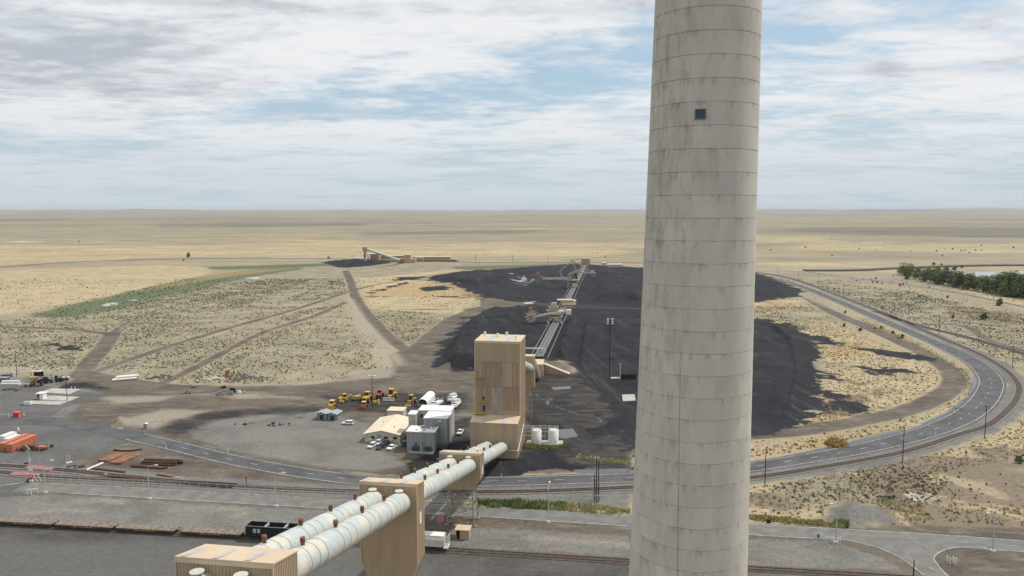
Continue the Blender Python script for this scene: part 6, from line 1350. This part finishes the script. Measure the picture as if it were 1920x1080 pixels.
# posts near right junction
random.seed(3)
for i, (px, py) in enumerate(((1559.5, 1017), (1563, 1019), (1571, 1020), (1575, 1017))):
    g = G(px, py); single('guard_post', MB().cyl((0, 0, 0), (0, 0, 1.6), .13, n=8), M['white'], 'white guard post around the lamp foot, ' + ORD[i] + ' from the left', 'guard post', (g.x, g.y, 0), 0, 'white posts round the lamp foot')
for i, (px, py) in enumerate(((1776, 1053), (1781, 1057), (1786.5, 1054), (1789, 1058), (1793, 1057))):
    g = G(px, py); single('guard_post', MB().cyl((0, 0, 0), (0, 0, 1.5), .13, n=8), M['white'], 'white post of the cluster inside the road fork, ' + ORD[i] + ' from the left', 'guard post', (g.x, g.y, 0), 0, 'white posts in the road fork')
g = G(1533.5, 1019); t = thing('green_sign', 'small green sign on a post beside the service road', 'sign', (g.x, g.y, 0)); MB().cyl((0, 0, 0), (0, 0, 2.6), .06).build('post', M['galv'], t); MB().box(-.35, .35, -.1, -.05, 1.6, 2.6).build('panel', mat('sign_green', (.04, .22, .13), .5), t)
g = G(1442, 981); single('junction_box', MB().box(-.5, .5, 0, .6, 0, 1.0), M['black'], 'small black box in the weeds right of the stack', 'utility box', (g.x, g.y, 0))
g = G(1000, 923); 
g = G(933, 917); t = thing('road_gantry', 'thin grey T shaped sign arm over the loop road near the conveyor', 'sign gantry', (g.x, g.y, 0)); MB().cyl((0, 0, 0), (0, 0, 2.8), .08).build('post', M['galv'], t); MB().bar((-2.6, 0, 2.8), (.4, 0, 2.8), .14).build('arm', M['galv'], t)
# ------------------------------------------------------------------ vegetation
def leafmat(name, c1, c2):
    return mat(name, c1, .8, col2=c2, vscale=.35, thr=(.4, .6), spec=.1)
LM = [leafmat('leaf_mid', (0.20, 0.25, 0.10), (0.13, 0.175, 0.075)), leafmat('leaf_dark', (0.16, 0.20, 0.095), (0.11, 0.145, 0.07)), leafmat('leaf_olive', (0.19, 0.22, 0.10), (0.125, 0.15, 0.075)), leafmat('leaf_grey', (0.115, 0.115, 0.09), (0.08, 0.08, 0.06))]
M['bark'] = mat('bark', (0.11, 0.085, 0.065), .9, .2, 2)
def leafquad(mb, p, s):
    a = Vector((random.gauss(0, 1), random.gauss(0, 1), random.gauss(0, 1))).normalized(); b_ = a.orthogonal().normalized(); c_ = a.cross(b_)
    p = Vector(p); mb.add([p - b_ * s - c_ * s * .6, p + b_ * s - c_ * s * .5, p + b_ * s * .7 + c_ * s * .7, p - b_ * s * .6 + c_ * s * .8], [(0, 1, 2, 3)])
def tree_mesh(h, w_, seed, lobes=9, n=900, low=.15, ls=1.0):
    random.seed(seed); cr = MB(); tr = MB(); tr.cyl((0, 0, 0), (.2, 0, h * .45), h * .022 + .08, h * .012, 7)
    for k in range(lobes):
        a = rnd(0, 6.28); zc = h * rnd(low + .08, .86); rr = w_ * .5 * (1 - abs(zc / h - .45) * .9) * rnd(.35, .95); x, y = rr * math.cos(a), rr * math.sin(a); lr = w_ * rnd(.16, .28)
        tr.cyl((.1, 0, h * rnd(.15, .4)), (x, y, zc), h * .010, h * .004, 5, caps=False)
        for j in range(n // lobes):
            d = Vector((random.gauss(0, 1), random.gauss(0, 1), random.gauss(0, .8))).normalized() * lr * random.random() ** .35
            z = max(h * low * .5, zc + d.z); leafquad(cr, (x + d.x, y + d.y, z), h * ls * rnd(.018, .040))
    return cr, tr
PT = []
for i, (h, w_, lm) in enumerate(((14, 13, 0), (13, 12, 2), (15, 14, 1), (11, 11, 0), (9, 10, 3))):
    cr, tr = tree_mesh(h, w_, 40 + i, 16, 1500, .03); PT.append((cr, tr, LM[lm], h))
PTO = [None] * 5
def tree(px, py, ytop, kind, label, group, cat='tree'):
    g = G(px, py); h = AT(px, ytop, g.y).z
    cr, tr, lm, h0 = PT[kind]; s = h / h0
    if PTO[kind] is None:
        t = thing('broadleaf_tree', label, cat, (g.x, g.y, 0), 0, group); cr.build('crown', lm, t); tr.build('trunk', M['bark'], t); PTO[kind] = t
    else: t = dup(PTO[kind], (g.x, g.y, 0), rnd(0, 6.28), label, group)
    t.scale = (s * rnd(.95, 1.15),) * 2 + (s,)
    return t
random.seed(77)
TR = [(1700, 517, 489, 2), (1690, 514, 497, 1), (1706, 520, 500, 0), (1722, 514, 502, 4), (1742, 510, 500, 1), (1757, 512, 499, 1), (1735, 516, 501, 2), (1775, 513, 499, 0), (1790, 508, 499, 4), (1803, 503, 497, 4), (1750, 497.5, 492, 4), (1765, 498, 493, 1),
      (1718, 524, 507, 1), (1730, 527, 509, 0), (1744, 529, 508, 4), (1756, 532, 507, 2), (1768, 533, 505, 1), (1781, 535, 508, 4), (1790, 538, 510, 2), (1803, 540, 512, 4), (1815, 543, 513, 0), (1828, 544, 516, 1), (1842, 546, 517, 0), (1855, 548, 518, 1), (1868, 549, 512, 0), (1880, 552, 508, 1), (1892, 553, 509, 0), (1905, 555, 510, 1), (1918, 556, 513, 0), (1935, 559, 514, 2),
      (1775, 528, 503, 2), (1795, 530, 507, 1), (1820, 534, 512, 0), (1850, 536, 516, 1), (1875, 540, 512, 2), (1900, 543, 511, 1), (1925, 545, 512, 0), (1955, 562, 515, 1), (1812, 537, 514, 2), (1888, 556, 527, 2), (1912, 558, 526, 2), (1762, 526, 504, 0), (1748, 522, 503, 0)]
TR.sort()
KN = ['mid green', 'olive green', 'dark green', 'small bright green', 'grey-green thin']
for i, (px, py, yt, k) in enumerate(TR):
    tree(px, py, yt, k, f'{KN[k]} tree in the grove by the pond, {ORD[i]} from the left', 'trees of the grove by the pond')
# dark shrubs and junipers
shr, shs = tree_mesh(3.2, 3.2, 90, 9, 620, .0, 2.6)
SB = [(1606, 527.5), (1633, 524), (1642, 523), (1637, 530), (1645, 530.5), (1654, 532.5), (1675, 518.5), (1687, 536), (1693, 535), (1680, 552.5), (1725, 557), (1777, 558.5), (1787, 595), (1875, 573, 3.2), (1845, 599, 2.6), (1611, 468), (1641, 470), (1707, 472), (1756, 471.5), (1771, 468), (1786, 468), (1802, 471), (1808, 470), (1829, 470), (1840, 470), (1767, 480), (1817, 475), (1900, 465.5), (1840, 461), (1583, 613, 1.3), (1613, 621, 1.2),
      (1585, 587), (1640, 617), (1652, 616), (1674, 626), (1685, 635), (1692, 634), (354, 482.5, 3), (344, 489), (136, 454), (148, 454), (1910, 868, 1.2), (1060, 489), (1120, 476), (1135, 482), (1445, 470), (1510, 465), (1560, 480), (1400, 430), (1700, 524, 2.5), (1560, 449), (1660, 455)]
sp0 = None
for i, s in enumerate(sorted(SB)):
    g = G(s[0], s[1]); lab = f'dark lone shrub dotted on the dry plain, {ORD[min(i, 52)]} from the left' if i < len(ORD) else 'dark lone shrub dotted on the dry plain, last from the left'
    if sp0 is None: sp0 = thing('shrub', lab, 'shrub', (g.x, g.y, 0), 0, 'lone shrubs on the plain'); shr.build('foliage', LM[1], sp0); shs.build('stem', M['bark'], sp0); t = sp0
    else: t = dup(sp0, (g.x, g.y, zat(g.x, g.y)), rnd(0, 6), lab)
    k = (s[2] * .6 if len(s) > 2 else rnd(.45, .85)) * (1.0 if g.y < 1100 else 1.3); t.scale = (k, k, k * rnd(.8, 1.2))
# spruce
g = G(775.5, 895); t = thing('spruce_tree', 'small lone spruce beside the loop road left of the tubes', 'tree', (g.x, g.y, 0)); random.seed(6); cr = MB()
for k in range(900):
    z = 5.6 * random.random() ** .8; rr = 2.1 * (1 - z / 5.9) * rnd(.5, 1.05); a = rnd(0, 6.28); leafquad(cr, (rr * math.cos(a), rr * math.sin(a), z + .3 - rr * .2), rnd(.10, .24))
cr.build('crown', LM[1], t); MB().cyl((0, 0, 0), (0, 0, 5.6), .13, .03, 6).build('trunk', M['bark'], t)
g = G(1568, 834); t = thing('tumbleweed_bush', 'big round straw coloured bush at the edge of the loop road', 'bush', (g.x, g.y, 0)); random.seed(8); cr = MB()
for k in range(1500):
    d = Vector((random.gauss(0, 1), random.gauss(0, 1), abs(random.gauss(0, .7)))).normalized() * rnd(.5, 1); leafquad(cr, (d.x * 4.3, d.y * 4.2, d.z * 3.0), rnd(.15, .35))
cr.build('foliage', leafmat('straw_bush', (0.48, 0.33, 0.13), (0.36, 0.25, 0.10)), t); MB().cyl((0, 0, 0), (0, 0, 1.8), .2, .1, 6).build('stem', M['bark'], t)
# scattered low growth, uncountable
def scatter(name, arr_ok, n, s0, s1, material, label, cat, seed, ymax=900, tall=.8, leaves=5):
    rs = np.random.RandomState(seed); n_try = n * 7
    s_ = 1.0 / rs.uniform(1 / 1.0, 1 / 0.02, n_try) if False else None
    spx = rs.uniform(-150, 2080, n_try); inv = rs.uniform(0, 1, n_try)
    y0, y1 = 150.0, float(ymax); Yr = np.sqrt(y0 ** 2 + inv * (y1 ** 2 - y0 ** 2)); Yr = np.where(rs.uniform(0, 1, n_try) < .5, Yr, y0 + (y1 - y0) * inv)
    Xr = (spx - 960) / 1400 * Yr; ok = arr_ok(Xr, Yr, rs); Xr, Yr = Xr[ok][:n], Yr[ok][:n]; vs, fs = [], []
    for x, y in zip(Xr, Yr):
        s = (s0 + (s1 - s0) * rs.uniform() ** 2.2) * (1 + max(0, y - 500) / 1200); z = zat(x, y)
        for k in range(leaves):
            a = rs.uniform(0, 6.28); c_, d_ = math.cos(a), math.sin(a); ox, oy = rs.uniform(-.35, .35, 2) * s; b = len(vs); hh = s * tall * rs.uniform(.6, 1.1)
            vs += [(x + ox - c_ * s * .5, y + oy - d_ * s * .5, z), (x + ox + c_ * s * .5, y + oy + d_ * s * .5, z), (x + ox + c_ * s * .35 + d_ * .2 * s, y + oy + d_ * s * .35, z + hh), (x + ox - c_ * s * .35, y + oy - d_ * s * .35 + .2 * s, z + hh * .8)]
            fs.append((b, b + 1, b + 2, b + 3))
    m_ = MB(); m_.v = vs; m_.f = fs; m_.sm = [False] * len(fs); o = m_.build(name, material); tag(o, label, cat, None, 'stuff'); return o
clear = np.maximum.reduce([dirt, gravel, coal, asph, water])
rdm = np.maximum(lsd(PP, la, 14), lsd(PP, lb, 10))
clear = np.maximum(clear, rdm)
def in_(arr, lo, base_lo=None):
    def f(x, y, rs): return (sd_at(arr, x, y) > lo) & (sd_at(clear, x, y) < -1.0)
    return f
def clump(x, y): return fbm(x, y, 16.0) + .8 * fbm(y, x, 5.0) + .7 * fbm(x, y, 60.0)
def openf(x, y, rs): return (clump(x, y) + rs.normal(0, .45, len(x)) > 0.0) & (sd_at(clear, x, y) < -1.5) & ((sd_at(sage, x, y) > -3) | (rs.uniform(0, 1, len(x)) < .12)) & (sd_at(green, x, y) < 0)
scatter('sagebrush', openf, 42000, .22, .85, leafmat('sage_leaf', (0.20, 0.185, 0.125), (0.13, 0.122, 0.085)), 'grey-green sagebrush scattered over the open ground', 'sagebrush', 1, 950)
scatter('dry_grass_tufts', in_(gold, -2), 10000, .35, .8, leafmat('straw', (0.48, 0.39, 0.22), (0.36, 0.29, 0.17)), 'dry straw coloured tufts on the golden ground', 'dry grass', 2, 600)
scatter('rusty_weeds', in_(orange, -3), 2500, .4, .9, leafmat('rust_weed', (0.32, 0.20, 0.085), (0.22, 0.14, 0.07)), 'rust brown weeds in patches', 'weeds', 3, 700)
scatter('green_weeds', in_(green, -3), 4000, .4, 1.0, leafmat('green_weed', (0.10, 0.15, 0.05), (0.06, 0.10, 0.035)), 'green weeds in the damp strips', 'weeds', 4, 950)
# verge weeds in world strips
def strip_weeds(name, pts, wd, n, s, h, material, label, seed):
    rs = np.random.RandomState(seed); l_ = resample(gl(pts, 8), .5); n_ = normals(l_); i = rs.randint(0, len(l_), n); o = np.clip(rs.normal(0, wd / 4, n), -wd / 2, wd / 2); p = l_[i] + n_[i] * o[:, None]; keep = (np.sin(p[:, 0] * .9) + np.sin(p[:, 0] * .31 + p[:, 1]) + rs.normal(0, .7, n)) > -.5; p = p[keep]; i = i[keep]; vs, fs = [], []
    clump = np.sin(l_[i][:, 0] * .35) * .5 + np.sin(l_[i][:, 0] * .13 + 1) * .5
    for (x, y), c_ in zip(p, clump):
        a = rs.uniform(0, 3.14); c0, d0 = math.cos(a) * s * .5, math.sin(a) * s * .5; hh = h * rs.uniform(.4, 1.0) * (1 + .35 * c_); b = len(vs); lx, ly = rs.uniform(-.3, .3, 2)
        vs += [(x - c0, y - d0, 0), (x + c0, y + d0, 0), (x + c0 * .4 + lx, y + d0 * .4 + ly, hh), (x - c0 * .6 + lx, y - d0 * .6 + ly, hh * .9)]; fs.append((b, b + 1, b + 2, b + 3))
    m_ = MB(); m_.v = vs; m_.f = fs; m_.sm = [False] * len(fs); o = m_.build(name, material); tag(o, label, 'weeds', None, 'stuff')
gw_ = leafmat('verge_green', (0.24, 0.30, 0.10), (0.16, 0.21, 0.075)); yw = leafmat('verge_yellow', (0.46, 0.41, 0.19), (0.34, 0.31, 0.14))
strip_weeds('verge_weeds', [(893, 945.5), (960, 948), (1060, 951)], 4.6, 3600, .45, 1.6, gw_, 'tall bright green weeds along the service road beside the trestle', 5)
strip_weeds('verge_grass', [(1030, 950), (1100, 955), (1180, 962)], 5.5, 1900, .5, 1.2, yw, 'yellow-green verge grass left of the stack', 6)
strip_weeds('verge_grass', [(1402, 972), (1460, 976), (1540, 982), (1590, 986)], 3.8, 1500, .5, 1.3, yw, 'yellow-green verge grass right of the stack', 7)
strip_weeds('verge_weeds', [(1562, 984), (1575, 985), (1590, 987)], 3, 500, .4, 1.6, gw_, 'dark green weeds under the lamp right of the stack', 8)
strip_weeds('verge_grass', [(1665, 935), (1700, 955), (1730, 975)], 8, 900, .4, .6, yw, 'yellow-green grass below the white patch', 9)
strip_weeds('pad_weeds', [(955, 842), (985, 838), (1020, 840), (1060, 838)], 4.0, 2200, .4, .9, gw_, 'green weeds around the tank pad', 10)
strip_weeds('pad_weeds', [(1085, 855), (1130, 862), (1180, 868)], 5.0, 900, .4, .7, yw, 'yellow-green weeds on the pale ground left of the stack', 11)
strip_weeds('bend_weeds', [(1790, 775), (1812, 745), (1812, 715), (1790, 690), (1740, 660), (1680, 630), (1620, 603)], 6.0, 900, .5, .6, yw, 'yellow-green weeds between the dirt loop and the loop road', 12)
# ------------------------------------------------------------------ air
hb = MB().box(-96000, 96000, -3000, 70000, float(Z.min()) - 1, max(float(Z.max()), 176.0) + 4)
hm = bpy.data.materials.new('haze'); hm.use_nodes = True; nt = hm.node_tree; nt.nodes.clear()
pv = N(nt, 'ShaderNodeVolumePrincipled'); pv.inputs['Density'].default_value = 2.1e-5; pv.inputs['Color'].default_value = (0.86, 0.92, 1.0, 1)
mo = N(nt, 'ShaderNodeOutputMaterial'); L(nt, pv.outputs[0], mo.inputs['Volume'])
hz_o = hb.build('haze', hm); hz_o['kind'] = 'stuff'
